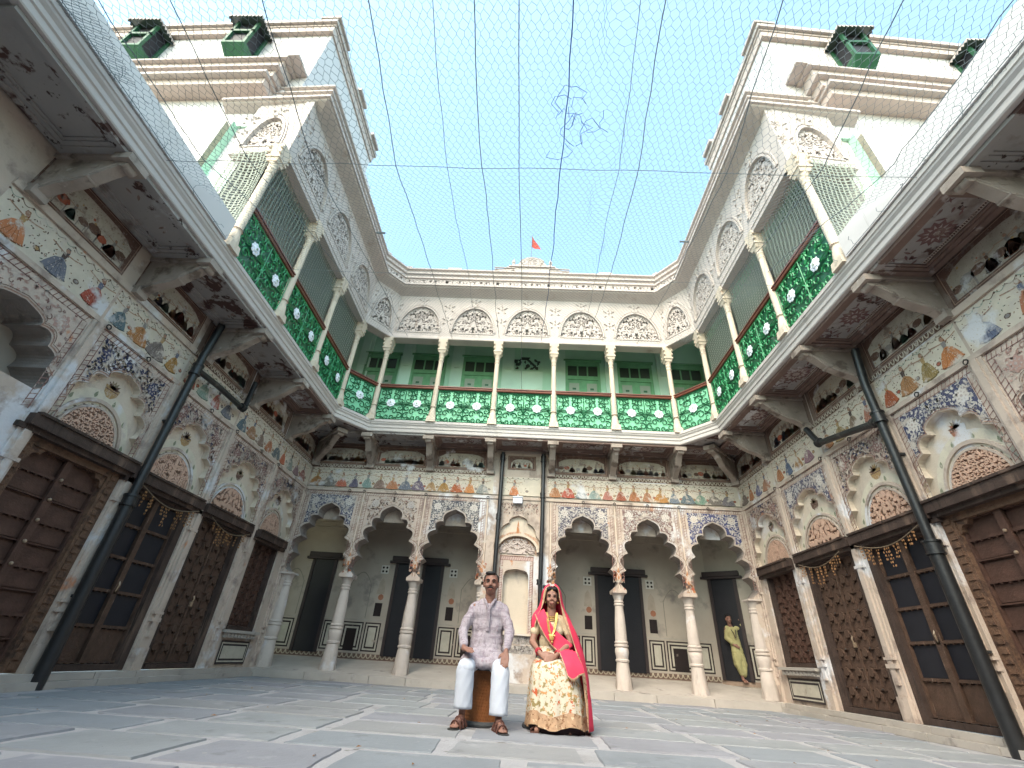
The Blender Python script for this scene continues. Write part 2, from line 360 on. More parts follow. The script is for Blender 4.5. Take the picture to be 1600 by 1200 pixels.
RED = (.34, .095, .055); ORG = (.42, .18, .08); OCH = (.36, .235, .11); BLU = (.13, .14, .20); TEAL = (.22, .30, .25); GRY = (.24, .22, .21); CRM = (.56, .50, .40)
SKIRTS = [RED, BLU, ORG, TEAL, (.34, .20, .10), (.22, .17, .15), (.34, .15, .12), ORG, (.17, .17, .22)]
def frieze(p, x0, x1, z0, z1, step=.42, cream=True, figs=True):
    if cream: p.rect(x0, x1, z0, z1, (.57, .51, .42), -1)
    x = x0+step*.5; k = p.r.randint(0, 8); h = (z1-z0)
    while x < x1-step*.2:
        if figs: p.lady(x, z0+.015, h*.88, SKIRTS[k % 9], p.r.choice([INK, GRY, OCH, BLU])); k += p.r.randint(1, 3)
        xm = x+step*.5
        if xm < x1-.05: p.disc(xm, z0+h*.30, .038, BRN, 0, 10, .8); p.disc(xm, z0+h*.30, .026, p.r.choice([RED, OCH, GRY]), 1, 8, .8)
        for q in range(44): p.leaf(x+p.r.uniform(-.5, .5)*step, z0+h*p.r.uniform(.06, .97), p.r.uniform(0, 6.28), p.r.uniform(.018, .04), .016, p.r.choice([INK, BRN, (.10, .13, .09), MAUV, (.22, .12, .07)]), 0)
        for q in range(9): p.disc(x+p.r.uniform(-.5, .5)*step, z0+h*p.r.uniform(.08, .95), p.r.uniform(.007, .013), p.r.choice([INK, BRN, TEAL]), 0, 5)
        x += step
    x = x0
    while x < x1-.11:      # hanging festoon along the top
        p.line([(x+.13*t/5, z1-.015-.045*math.sin(PI*t/5)) for t in range(6)], .008, p.r.choice([BRN, TEAL, GRY]), 1); p.disc(x, z1-.03, .012, BRN, 2, 6); x += .13
def dentil(p, x0, x1, z0, z1):
    p.rect(x0, x1, z0, z1, BRN, 0); x = x0+.035; w = (z1-z0)
    while x < x1-.03:
        p.line([(x+w*.34*math.cos(PI+PI*t/5), z1-.012+w*.62*math.sin(PI+PI*t/5)) for t in range(6)], .017, (.60, .55, .45), 1); x += .088
def scene_panel(p, x0, x1, z0, z1, dark=True):
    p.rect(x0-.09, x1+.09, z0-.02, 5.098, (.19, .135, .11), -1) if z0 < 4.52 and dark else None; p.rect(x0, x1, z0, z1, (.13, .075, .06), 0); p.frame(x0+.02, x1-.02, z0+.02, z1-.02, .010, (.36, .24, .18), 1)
    a, b = x0+.08, x1-.08; c, d = z0+.05, z1-.09
    arch = [(a, c)]+[(a+(b-a)*t/8, d-.10*(2*t/8-1)**4) for t in range(9)]+[(b, c)]
    p.poly(arch[::-1], p.r.choice([(.42, .37, .30), (.44, .40, .34), (.36, .32, .27)]), 1)
    n = int((b-a)/.13)
    for i in range(n):
        x = a+(i+.5)*(b-a)/n+p.r.uniform(-.02, .02); h = (d-c)*p.r.uniform(.55, .85)
        if p.r.random() < .7: p.lady(x, c+.005, h, p.r.choice(SKIRTS+[GRY, BRN]), p.r.choice([BRN, GRY]))
        else:
            p.disc(x, c+h*.45, h*.28, p.r.choice([GRY, BRN, RED]), 2, 8, .7); p.line([(x-h*.2, c), (x-h*.2, c+h*.4)], .012, GRY, 2); p.line([(x+h*.2, c), (x+h*.2, c+h*.4)], .012, GRY, 2)
    for i in range(14): p.disc(p.r.uniform(a, b), p.r.uniform(c, d-.05), p.r.uniform(.008, .02), p.r.choice([BRN, RED, OCH, GRY]), 2, 6)
# ================================================================== ground
XL, XR, YB = -5.31, 5.14, 10.53
g = G(); g.box(XL-3, XR+3, -3.2, YB+4, -.3, -.004); ground = g.build('ground', 'mortar', None, kind='structure')
court = thing('courtyard_floor', 'courtyard paved with blue grey stone slabs in wide pale mortar joints', 'paving'); del court['category']; court['kind'] = 'structure'
g = G(); g.box(XL-.2, XR+.2, -3, YB, -.1, 0); g.build('mortar_bed', 'mortar', court)
r2 = random.Random(3); y = 10.22; row = 0; stone_meshes = []
for k in range(10):
    g = G(); w_, d_ = 1., 1.; q = random.Random(k)
    j = lambda: q.uniform(-.022, .022)
    K = [(-.5+j(), -.5+j()), (.5+j(), -.5+j()), (.5+j(), .5+j()), (-.5+j(), .5+j())]; c = []
    for e in range(4):
        for t in range(6): t_ = t/6; c.append((K[e][0]*(1-t_)+K[(e+1) % 4][0]*t_+q.uniform(-.008, .008)*(t > 0), K[e][1]*(1-t_)+K[(e+1) % 4][1]*t_+q.uniform(-.011, .011)*(t > 0)))
    nn = len(c); g.add([(a, b, 0) for a, b in c]+[(a*.988, b*.985, 1) for a, b in c], [tuple(nn+i for i in range(nn))]+[(i, (i+1) % nn, nn+(i+1) % nn, nn+i) for i in range(nn)])
    stone_meshes.append(g.mesh('stone', 'flag_stone%d' % (k % 5)))
while y > .9:
    d = r2.uniform(.52, .66) if y > 4 else r2.uniform(.6, .7); x = XL+.06-r2.uniform(0, .8); j = r2.uniform(.085, .12)
    while x < XR-.05:
        L = r2.uniform(.78, 1.05); a, b = max(x, XL+.2), min(x+L, XR-.2)
        if b-a > .2:
            o = link('stone', r2.choice(stone_meshes), court, ((a+b)/2, y-d/2, .0), 0); o.scale = (b-a, d, .007+r2.uniform(0, .006)); o.rotation_euler = (0, 0, r2.uniform(-.012, .012))
        x += L+r2.uniform(.09, .14)
    y -= d+j; row += 1

# raised stone platform (back) and plinths (sides)
pf = thing('stone_platform', 'raised pale stone platform under the cusped arches of the back wall', 'platform'); del pf['category']; pf['kind'] = 'structure'
g = G(); q = [(-7.2, 10.30, .125), (7.2, 10.30, .125), (7.2, 12.2, .36), (-7.2, 12.2, .36)]
g.add(q+[(a, b, -.05) for a, b, c in q], [(0, 1, 2, 3), (0, 4, 5, 1), (1, 5, 6, 2), (3, 7, 4, 0), (2, 6, 7, 3)]); g.build('platform_floor', 'platform_stone', pf)
x = XL+.12; r2 = random.Random(5)
while x < XR-.1:      # kerb stones along the step
    L = min(r2.uniform(.7, 1.3), XR-.1-x)
    g = G(); g.box(.004, L-.004, 0, .09, 0, .128, taper=.004); link('kerb_stone', g.mesh('kerb_stone', 'platform_stone'), pf, (x, 10.262+r2.uniform(-.008, .008), r2.uniform(.002, .008))); x += L
def plinth(x0, dirx):
    y = 1.2
    while y < 10.2:
        L = min(r2.uniform(.7, 1.4), 10.25-y)
        for (d_, z0, z1) in ((.20, 0.002, .075), (.13, .076, .145)):
            g = G(); a, b = (0, d_) if dirx > 0 else (-d_, 0); g.box(a, b, .004, L-.004, z0, z1, taper=.004); link('plinth_stone', g.mesh('plinth_stone', 'platform_stone'), pf, (x0, y, r2.uniform(-.002, .004)))
        y += L
plinth(XL, 1); plinth(XR, -1)

# ================================================================== carved plates
from mathutils import noise as MN
def nz(x, y, z=0): return MN.noise(Vector((x, y, z)))
def plate(ok, solid, x0, x1, z0, z1, cell, y, th, g, m_top=0, m_side=0):
    nx, nzz = int((x1-x0)/cell), int((z1-z0)/cell); ins = {}
    for i in range(nx):
        for j in range(nzz):
            x, z = x0+(i+.5)*cell, z0+(j+.5)*cell
            if ok(x, z): ins[i, j] = solid(x, z)
    ids = {}; vs = []; fs = []; ms = []
    def V(i, j, d):
        k = (i, j, d)
        if k not in ids: ids[k] = len(vs); vs.append((x0+i*cell, y+(th if d else 0), z0+j*cell))
        return ids[k]
    for (i, j), s in ins.items():
        if not s: continue
        fs.append((V(i, j, 0), V(i+1, j, 0), V(i+1, j+1, 0), V(i, j+1, 0))); ms.append(m_top)
        for (di, dj, a, b) in ((1, 0, (1, 0), (1, 1)), (-1, 0, (0, 1), (0, 0)), (0, 1, (1, 1), (0, 1)), (0, -1, (0, 0), (1, 0))):
            if not ins.get((i+di, j+dj), False):
                A = (i+a[0], j+a[1]); B = (i+b[0], j+b[1]); fs.append((V(*A, 0), V(*A, 1), V(*B, 1), V(*B, 0))); ms.append(m_side)
    o = len(g.v); g.v.extend(vs)
    for f, m in zip(fs, ms): g.f.append([o+q for q in f]); g.m.append(m); g.c.append(None)
def halfell(rx, rz, m=0): return lambda x, z: z >= 0 and (x/(rx-m))**2+(z/(rz-m))**2 <= 1
def pat_vine(s, k=15., t=.13, off=0):
    def f(x, z):
        a = nz(abs(x)*k+off, z*k, s); b = nz(abs(x)*k*.5+9, z*k*.5, s+4); return abs(a) > t or b > .42
    return f
def pat_flower(x, z):
    q = .17; rr = round(z/(q*.87)); ox = (q/2 if rr % 2 else 0); cx = round((x-ox)/q)*q+ox; cz = rr*q*.87
    d = math.hypot(x-cx, z-cz); a = math.atan2(z-cz, x-cx); return d < .016 or abs(d-.045-.016*math.cos(6*a)) < .013 or (d > .075 and abs(nz(x*22, z*22)) > .12)
def pat_star(x, z):
    for a in (0, 60, 120):
        t = x*math.cos(R(a))+z*math.sin(R(a)); q = t % .19
        if q < .05: return not (.021 < q < .029)
    return abs(nz(x*20, z*20, 3)) > .16
def pat_jali(x, z): return abs(nz(abs(x)*24, z*24, 2)) > .10
PATS = {'floral': pat_flower, 'star': pat_star, 'vine': lambda x, z: not (nz(abs(x)*19, z*19, 1.3) > .10), 'jali': pat_jali, 'vine2': lambda x, z: not (nz(abs(x)*24, z*24, 5.2) > .08)}
_lun = {}
def door_lunette(kind, rx, rz):
    key = (kind, round(rx, 2), round(rz, 2))
    if key not in _lun:
        g = G(); plate(halfell(rx-.05, rz-.05), PATS[kind], -rx, rx, 0, rz, .014, -.012, .022, g, 0, 0)
        ov = arc(rx-.03, 20, 0, 0, 180, 0, (rz-.03)/(rx-.03)); g.prism(ov[::-1], lambda p, w: (p[0], w, p[1]), .011, .03, 1)
        _lun[key] = g.mesh('carved_screen', ['salmon', 'recess_dark'])
    return _lun[key]
def arch_band(g, r0, r1, cx, cz, y0, y1, ez=1, n=22, m=0):
    A = arc(r0, n, cx, cz, 180, 0, ez); B = arc(r1, n, cx, cz, 180, 0, ez)
    for i in range(n):
        q = [A[i], A[i+1], B[i+1], B[i]]; g.add([(p[0], y0, p[1]) for p in q]+[(p[0], y1, p[1]) for p in q], [(0, 1, 2, 3), (0, 4, 5, 1), (3, 2, 6, 7)], m)

# ================================================================== doors (local: centre of the base, facing -y)
def door(parent, u, z0, w, h, kind, lab=None, yy=.0):
    dm, fm = {'tall': ('wood_red', 'wood_carved'), 'grid': ('wood_dark', 'wood_dark'), 'stud': ('wood_brown', 'wood_dark'), 'shutter': ('wood_red', 'wood_dark')}[kind]
    D = link('door' if kind != 'shutter' else 'window_shutter', None, parent, (u, yy, z0));
    if lab: D['label'] = lab
    hw = w/2; fw = {'tall': .17, 'grid': .13, 'stud': .10, 'shutter': .07}[kind]
    g = G(); g.box(-hw, -hw+fw, .03, .14, 0, h); g.box(hw-fw, hw, .03, .14, 0, h); g.box(-hw+fw, hw-fw, .03, .14, h-fw*.8, h); g.box(-hw+fw, hw-fw, .02, .15, 0, .07)
    if kind == 'tall':   # carved inner border with a lobed head
        o = foil(w-2*fw, h-.36, h-.10, 3); ring(g, o, -hw+fw, hw-fw, h-.36, h-.02, .05, y2=.12)
        for i in range(int(h/.09)):
            for sx in (-1, 1): g.box(sx*(hw-.085)-.045, sx*(hw-.085)+.045, .018, .04, .03+i*.09, .095+i*.09)
    g.build('frame', fm, D)
    g = G(); g.box(-hw-.10, hw+.10, -.10, .06, 0, .12); g.box(-hw-.16, hw+.16, -.05, .03, -.055, .002); g.box(-hw-.06, hw+.06, -.12, .02, .121, .15)
    link('lintel', g.mesh('lintel', 'wood_dark'), D, (0, 0, h))
    iw = w-2*fw; cols, rows = {'tall': (2, 9), 'grid': (2, 5), 'stud': (4, 8), 'shutter': (3, 8)}[kind]
    zb, zt = .08, h-fw*.8; ch = (zt-zb)/rows; cw = iw/cols; sw = {'tall': .05, 'grid': .05, 'stud': .022, 'shutter': .02}[kind]
    bg_ = G(); bg_.box(-iw/2, iw/2, .135, .16, zb, zt); bg_.build('leaf', 'navy_door' if kind == 'grid' else dm, D)
    g = G()
    if kind in ('tall', 'grid'):
        for i in range(cols+1): x = -iw/2+i*cw; g.box(x-sw/2, x+sw/2, .085, .134, zb, zt)
        g.box(-.045, .045, .06, .0845, zb, zt)
        for j in range(rows+1):
            z = zb+j*ch; hh = sw*.7 if (kind == 'grid' or j % 2 == 0) else .014
            for i in range(cols): g.box(-iw/2+i*cw+sw/2, -iw/2+(i+1)*cw-sw/2, .090, .134, max(zb, z-hh/2), min(zt, z+hh/2))
            if kind == 'grid' or j % 2 == 0:
                for i in range(cols):          # scalloped underside of the thick rails
                    for q in range(5): xx = -iw/2+i*cw+sw/2+(q+.5)*(cw-sw)/5; g.tube([(xx, .095, z-hh/2), (xx, .13, z-hh/2)], .016, 6)
        g.build('lattice', 'wood_brown' if kind == 'grid' else dm, D)
        pg = G(); pg.box(-(cw-sw)/2+.01, (cw-sw)/2-.01, .118, .134, .02, ch-.03, taper=.0); pm = pg.mesh('panel', 'navy_glass' if kind == 'grid' else dm); pm2 = pg.mesh('panel', 'wood_brown' if kind == 'grid' else dm)
        for j in range(rows):
            for i in range(cols): link('panel', pm2 if j == 0 else pm, D, (-iw/2+(i+.5)*cw, 0, zb+j*ch))
        if kind == 'tall':
            bm_ = G(); bm_.ball((0, .05, 0), .02, 8, 5); bmm = bm_.mesh('boss', 'brass')
            for j in range(1, rows): link('boss', bmm, D, (0, 0, zb+j*ch))
    else:
        g.box(-sw, sw, .09, .134, zb, zt)
        for j in range(rows+1): z = zb+j*ch; g.box(-iw/2, iw/2, .108, .134, max(zb, z-.012), min(zt, z+.012))
        g.build('lattice', dm, D)
        # each panel: a small hooded block with a dark hollow under the hood
        pg = G(); a = cw*.38
        pg.box(-a, a, .115, .134, .015, ch*.50); pg.box(-a*.75, a*.75, .095, .134, ch*.62, ch*.80); pg.box(-a*.75, -a*.45, .085, .134, ch*.42, ch*.619); pg.box(a*.45, a*.75, .085, .134, ch*.42, ch*.619); pg.tube([(0, .085, ch*.80), (0, .134, ch*.80)], a*.55, 8)
        pg.box(-a*.5, a*.5, .1, .134, ch*.86, ch*.95); pm = pg.mesh('panel', dm)
        for j in range(rows):
            for i in range(cols): link('panel', pm, D, (-iw/2+(i+.5)*cw, 0, zb+j*ch))
        bm_ = G(); bm_.ball((0, .088, 0), .012, 6, 4); bmm = bm_.mesh('boss', 'iron')
        for j in range(1, rows, 2):
            for sx in (-1, 1): link('boss', bmm, D, (sx*iw/4, 0, zb+j*ch))
    if kind in ('stud', 'grid'):
        g = G(); g.tube([(.0, .07, h*.46), (.0, .05, h*.44), (.0, .07, h*.40)], .012, 6); g.box(-.03, .03, .06, .08, h*.39, h*.42); g.build('padlock', 'brass', D)
    return D

def garland(name, lab, loc, rz, w, seed):
    T = thing(name, lab, 'garland', loc, rz, 'dried leaf garlands over the doors'); q = random.Random(seed)
    pts = [(-w/2+w*t/12, 0, -.13*math.sin(PI*t/12)) for t in range(13)]; g = G(); g.tube(pts, .006, 5); g.build('string', 'thread', T)
    g = G()
    for k in range(1, 12):
        if q.random() < .12: continue
        x, _, z = pts[k]; x += q.uniform(-.02, .02); L = q.uniform(.14, .30)
        for b in range(3):
            a = x+q.uniform(-.03, .03); zz = z-.01
            for s_ in range(int(L/.045)):
                g.ball((a+q.uniform(-.008, .008), q.uniform(-.015, .015), zz-.02), .0115, 5, 3, 0, (q.uniform(.4, .8), .5, 1.5)); zz -= .045
    g.build('leaf_bunches', 'dried_leaf', T, kind='stuff'); return T

# ================================================================== ground-floor facades
def facade(name, lab, loc, rz): return thing(name, lab, 'facade wall', loc, rz)
ZF0, ZF1, ZD0, ZD1, ZT = 3.87, 4.385, 4.385, 4.475, 5.12
def side_facade(T, bounds, sgn, doors, seeds, style):
    """bounds: world y of the bay limits; sgn: local x = sgn*y"""
    W = G(); RC = G(); PL = G(); LU = []
    pd = P(0, seeds); pr = P(.10, seeds+1); pdk = P(0, seeds+2)
    U = lambda yy: sgn*yy
    for bi, (ya, yb_) in enumerate(zip(bounds, bounds[1:])):
        a, b = sorted((U(ya), U(yb_))); D = doors[bi]; cx = (a+b)/2; st = style[bi]
        kind, dc, dw, dz = D; dc = U(dc) if dc is not None else cx
        zA = 2.44 if kind != 'open' else 2.7
        wa = (b-a)-.30 if bi != len(bounds)-2 else (b-a)-.34
        zt = 3.50
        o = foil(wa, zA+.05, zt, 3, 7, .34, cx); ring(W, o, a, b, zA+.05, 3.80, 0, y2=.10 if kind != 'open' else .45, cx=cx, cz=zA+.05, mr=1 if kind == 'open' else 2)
        dep = .10 if kind != 'open' else .45
        RC.add([(a, dep, zA-.02), (b, dep, zA-.02), (b, dep, 3.7), (a, dep, 3.7)], [(0, 1, 2, 3)], 0 if kind != 'open' else 1)
        # wall below the arch, each side of the door
        if kind == 'open': W.box(a, b, 0, .5, .14, zA+.05)
        else:
            dl, dr = dc-dw/2, dc+dw/2
            W.box(a, max(a+.02, dl), 0, .25, .14, zA+.05); W.box(min(b-.02, dr), b, 0, .25, .14, zA+.05)
            if kind == 'shutter':
                W.box(dl, dr, 0.02, .25, .14, dz)
            W.add([(dl, .25, .14), (dr, .25, .14), (dr, .25, zA+.05), (dl, .25, zA+.05)], [(0, 1, 2, 3)])
        # pilaster
        for xx in (U(ya), U(yb_)):
            if abs(xx-U(ya)) < 1e-6 or bi == len(bounds)-2:
                PL.box(xx-.085, xx+.085, -.022, 0, .14, 3.81); PL.box(xx-.04, xx+.04, -.05, -.0225, .55, 3.79); PL.box(xx-.10, xx+.10, -.055, -.002, .14, .42); PL.box(xx-.095, xx+.095, -.06, -.002, .74, .79); PL.box(xx-.095, xx+.095, -.06, -.002, .84, .87)
                PL.box(xx-.10, xx+.10, -.055, -.002, 2.02, 2.06)
        # lunette over the door
        if kind != 'open':
            rx = min(dw/2-.06, wa/2-.13); rz_ = .52
            LU.append((st[0], rx, rz_, dc if abs(dc-cx) < .12 else cx))
            k = LU[-1][3]
            arch_band(PL, rx+.01, rx+.05, k, 2.50, .075, .10, rz_/rx); arch_band(PL, rx-.055, rx-.03, k, 2.50, .07, .10, rz_/rx)
            pr.poly(arc(rx+.16, 20, k, 2.50, 180, 0, rz_/rx)[::-1], (.60, .55, .44), -1)
            for t in range(13): t_ = PI*(t+.5)/13; pr.leaf(k+(rx-.035)*math.cos(t_), 2.5+(rz_-.035)*math.sin(t_), t_+1.2, .05, .03, BRN, 0)
            for t in (.08, .25, .42, .58, .75, .92):
                t_ = PI*t; x_, z_ = k+(rx+.13)*math.cos(t_), 2.5+(rz_+.10)*math.sin(t_); pr.leaf(x_-.01, z_-.04, PI/2+.3*math.cos(t_), .09, .06, (.22, .24, .16), 0)
            z_ = 2.5+rz_+.17; c_ = st[2]    # vase of flowers above the lunette
            pr.poly([(k-.11, z_+.09), (k-.09, z_), (k-.03, z_-.05), (k+.04, z_-.05), (k+.10, z_+.0), (k+.12, z_+.09)], c_, 1); pr.line([(k-.1, z_+.05), (k+.1, z_+.05)], .012, BRN, 2)
            for t in range(7): pr.leaf(k, z_+.07, PI*(t+.5)/7, .12, .05, pr.r.choice([c_, BRN, (.25, .2, .13)]), 2)
        # spandrel painting
        edge = o
        poly_in = [(x, z) for x, z in o]
        def ok(x, z, m=.03): return a+.20 < x < b-.20 and zA+.1 < z < 3.70 and not inpoly((x, z-m), poly_in) and not inpoly((x, z), poly_in) and not inpoly((x+m, z-m*.5), poly_in) and not inpoly((x-m, z-m*.5), poly_in)
        if kind != 'bare':
            bgc, cols, dens = st[1]
            if bgc:
                gg = G(); ring(gg, o, a+.19, b-.19, zA+.42, 3.70, -.001, c=bgc, cx=cx, cz=zA+.42) if False else None
                n = 46
                for i in range(n):      # background colour fills the spandrel column by column
                    x0_, x1_ = a+.19+(b-a-.38)*i/n, a+.19+(b-a-.38)*(i+1)/n; xm = (x0_+x1_)/2; z_ = zA+.35
                    while z_ < 3.69 and not ok(xm, z_, .02): z_ += .012
                    if 3.70-z_ > .03: pd.rect(x0_, x1_, z_, 3.70, bgc, 0)
            if not bgc and kind != 'open': pd.scrolls(ok, a+.2, b-.2, 2.9, 3.70, [(.40, .32, .27), (.36, .27, .23), (.42, .33, .24)], 90, 0, .085)
            for fx, fz, fr in ((a+.34, 3.52, .105), (b-.34, 3.52, .105), (a+.30, 3.22, .07), (b-.30, 3.22, .07)):
                if ok(fx, fz, .1): pd.flower(fx, fz, fr, WHT if bgc else cols[0], (.40, .33, .30), 3)
            pd.scrolls(ok, a+.2, b-.2, 2.9, 3.70, cols, dens, 1, .05)
            pd.band(a+.10, b-.10, 3.705, 3.79, MAUV, None, 0, .06); pd.band(a+.10, a+.18, 2.55, 3.70, MAUV, None, 0, .07, True); pd.band(b-.18, b-.10, 2.55, 3.70, MAUV, None, 0, .07, True)
            e2 = [(x*1.0+(x-cx)*.035, z+.02) for x, z in o[4:-4]]; pd.line(e2, .012, (.36, .22, .17), 4)
            e3 = [(x+(x-cx)*.07, z+.045) for x, z in o[8:-8]]; pd.line(e3, .006, BRN, 5)
        # frieze, dentil band, top scenes
        bare = kind == 'open'
        frieze(pd, a+.02, b-.02, ZF0, ZF1-.02, .345 if not bare else .5, True, True)
        if bi >= 2 or (sgn < 0 and bi >= 1): dentil(pd, a, b, ZD0, ZD1)
        else: W.box(a, b, -.03, 0, ZD0, ZD1)
        if True: scene_panel(pdk, a+.10, b-.10, 4.50, 5.06, bi >= 2 or sgn < 0)
    a, b = sorted((U(bounds[0]), U(bounds[-1]))); e = U(-3.0); a2, b2 = min(a, e), max(b, e)
    W.box(a, b, 0, .3, 3.80, 5.4)
    lo, hi = sorted((U(-3.0), U(bounds[0]))); W.box(lo, hi, 0, .3, 0, 5.4)
    W.box(a, b, -.028, 0, 3.80, 3.865)
    W.build('wall', ['plaster', 'arch_soffit_shade', 'cream_plaster'], T); RC.build('arch_recess', ['cream_plaster', 'corridor_wall'], T); PL.build('pilaster_mouldings', 'plaster', T)
    for (k, rx, rz_, cx) in LU: link('carved_lunette', door_lunette(k, rx, rz_), T, (cx, .085, 2.50))
    for bi, (kind, dc, dw, dz) in enumerate(doors):
        if kind in ('tall', 'grid', 'stud', 'shutter'): door(T, U(dc), dz, dw, 2.33-dz+.02 if kind != 'tall' else 2.40-dz, kind)
        if kind == 'shutter':
            k = U(dc); g = G(); g.box(k-dw/2-.08, k+dw/2+.08, -.10, .03, dz-.05, dz-.002); g.box(k-dw/2-.02, k+dw/2+.02, -.06, .03, dz-.13, dz-.052)
            for t in range(9): g.box(k-dw/2+.02+t*dw/9, k-dw/2+.02+t*dw/9+dw/14, -.075, .02, dz-.12, dz-.06)
            g.build('window_sill', 'platform_stone', T)
            p2 = P(.0, 5); 
            for i_, (m_, c_) in enumerate(((0, (.05, .04, .04)), (.035, (.5, .46, .38)), (.06, (.05, .04, .04)), (.095, (.5, .46, .38)))): p2.rect(k-dw/2+.02+m_, k+dw/2-.02-m_, .20+m_*.9, dz-.17-m_*.9, c_, i_)
            p2.build(T, 'dado_painting', 'paint_plain')
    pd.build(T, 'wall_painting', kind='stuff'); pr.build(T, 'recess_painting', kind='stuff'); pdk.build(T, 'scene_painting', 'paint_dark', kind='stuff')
bL = [2.72, 4.22, 5.70, 7.25, 8.93, 10.53]
WN = (None, [MAUV, INK, MAUV, (.25, .17, .17), NAVY], 400)
TL = facade('painted_wall', 'painted wall of doors and carved lunettes below the balcony on the left of the court', (XL, 0, 0), PI/2)
side_facade(TL, bL, 1, [('open', None, 0, 0), ('tall', 4.93, 1.36, .15), ('grid', 6.44, 1.36, .15), ('stud', 8.06, 1.30, .15), ('shutter', 9.67, 1.02, .74)], 11,
            [('floral', (None, [PINK, MAUV], 60), ORG), ('floral', (None, [NAVY, NAVY, INK], 380), OCH), ('star', WN, OCH), ('vine', WN, BRN), ('jali', WN, BRN)])
TR = facade('painted_wall', 'painted wall of doors and carved lunettes below the balcony on the right of the court', (XR, 0, 0), -PI/2)
bR = [2.85, 4.30, 5.76, 7.25, 8.90, 10.53]
WH3 = [WHT, WHT, WHT, (.5, .46, .44)]
side_facade(TR, bR, -1, [('open', None, 0, 0), ('tall', 4.98, 1.38, .15), ('grid', 6.45, 1.36, .15), ('stud', 8.06, 1.36, .15), ('shutter', 9.67, 1.10, .72)], 31,
            [('floral', (None, [PINK], 60), ORG), ('floral', ((.06, .065, .12), WH3, 330), (.36, .16, .10)), ('vine2', (None, [MAUV, NAVY, INK, MAUV], 400), OCH), ('vine', ((.09, .085, .13), WH3, 330), BRN), ('jali', WN, BRN)])
garland('door_garland', 'string of dried orange leaves hanging over the grid panelled door behind the left drainpipe', (XL+.13, 6.47, 2.30), PI/2, 1.25, 1)
garland('door_garland', 'string of dried orange leaves over the studded brown door on the left', (XL+.13, 8.06, 2.30), PI/2, 1.2, 2)
garland('door_garland', 'string of dried orange leaves hanging over the grid panelled door beside the right drainpipe', (XR-.13, 6.45, 2.30), -PI/2, 1.25, 3)
garland('door_garland', 'string of dried orange leaves over the studded brown door on the right', (XR-.13, 8.06, 2.30), -PI/2, 1.2, 4)

# ------------------------------------------------------------------ back facade with the arcade
CX = [-3.854+1.497*i for i in range(6)]
TB = facade('arcade_wall', 'painted back wall with six cusped arches and a central niche under the balcony', (0, YB, 0), 0)
W = G(); pd = P(0, 51); pdk = P(0, 52)
spans = [(XL, CX[0]), (CX[0], CX[1]), (CX[1], CX[2]), (CX[3], CX[4]), (CX[4], CX[5]), (CX[5], XR)]
pier = .30; ARCD = .36
sp_style = [((.07, .075, .13), WH3, 300), (None, [INK, BRN, MAUV, (.5, .45, .42)], 400), ((.075, .08, .10), WH3, 300), ((.09, .085, .12), WH3, 300), ((.19, .12, .115), WH3, 300), ((.05, .06, .16), WH3, 300)]
for i, (a, b) in enumerate(spans):
    l = a+(pier/2 if i != 0 else .13); r = b-(pier/2 if i != 5 else .17); cx = (l+r)/2
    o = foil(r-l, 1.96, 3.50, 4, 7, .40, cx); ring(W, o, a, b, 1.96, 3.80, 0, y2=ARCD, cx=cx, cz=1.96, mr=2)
    W.add([(a, ARCD, 3.2), (b, ARCD, 3.2), (b, ARCD, 4.0), (a, ARCD, 4.0)], [(0, 1, 2, 3)])
    gg = G(); ring(gg, o, a, b, 1.96, 3.80, ARCD, cx=cx, cz=1.96); W.v += []; o_ = len(W.v); W.v.extend(gg.v); [(W.f.append([o_+q for q in f]), W.m.append(0), W.c.append(None)) for f in gg.f]
    A, B = a+.15, b-.15; bgc, cols, dens = sp_style[i]
    def ok(x, z, m=.03): return A+.03 < x < B-.03 and z < 3.70 and not inpoly((x, z-m), o) and not inpoly((x, z), o) and not inpoly((x+m, z-m*.5), o) and not inpoly((x-m, z-m*.5), o)
    zs = 2.95
    if bgc:
        n = 44
        for j in range(n):
            x0_, x1_ = A+.03+(B-A-.06)*j/n, A+.03+(B-A-.06)*(j+1)/n; z_ = zs
            while z_ < 3.69 and not ok((x0_+x1_)/2, z_, .02): z_ += .012
            if 3.70-z_ > .02: pd.rect(x0_, x1_, z_, 3.70, bgc, 0)
    for fx in (A+.17, B-.17): pd.flower(fx, 3.55, .10, WHT if bgc else (.5, .45, .42), (.34, .28, .27), 3)
    pd.scrolls(lambda x, z: ok(x, z) and z > zs-.3*(not bgc), A, B, 2.7, 3.70, cols, dens, 1, .048)
    pd.band(A-.09, B+.09, 3.715, 3.79, MAUV, None, 0, .055); pd.band(A-.10, A-.03, 2.1, 3.71, MAUV, None, 0, .06, True); pd.band(B+.03, B+.10, 2.1, 3.71, MAUV, None, 0, .06, True)
    pd.line([(x+(x-cx)*.05, z+.022) for x, z in o[3:-3]], .014, (.52, .46, .42), 4); pd.line([(x+(x-cx)*.09, z+.04) for x, z in o[6:-6]], .006, BRN, 5)
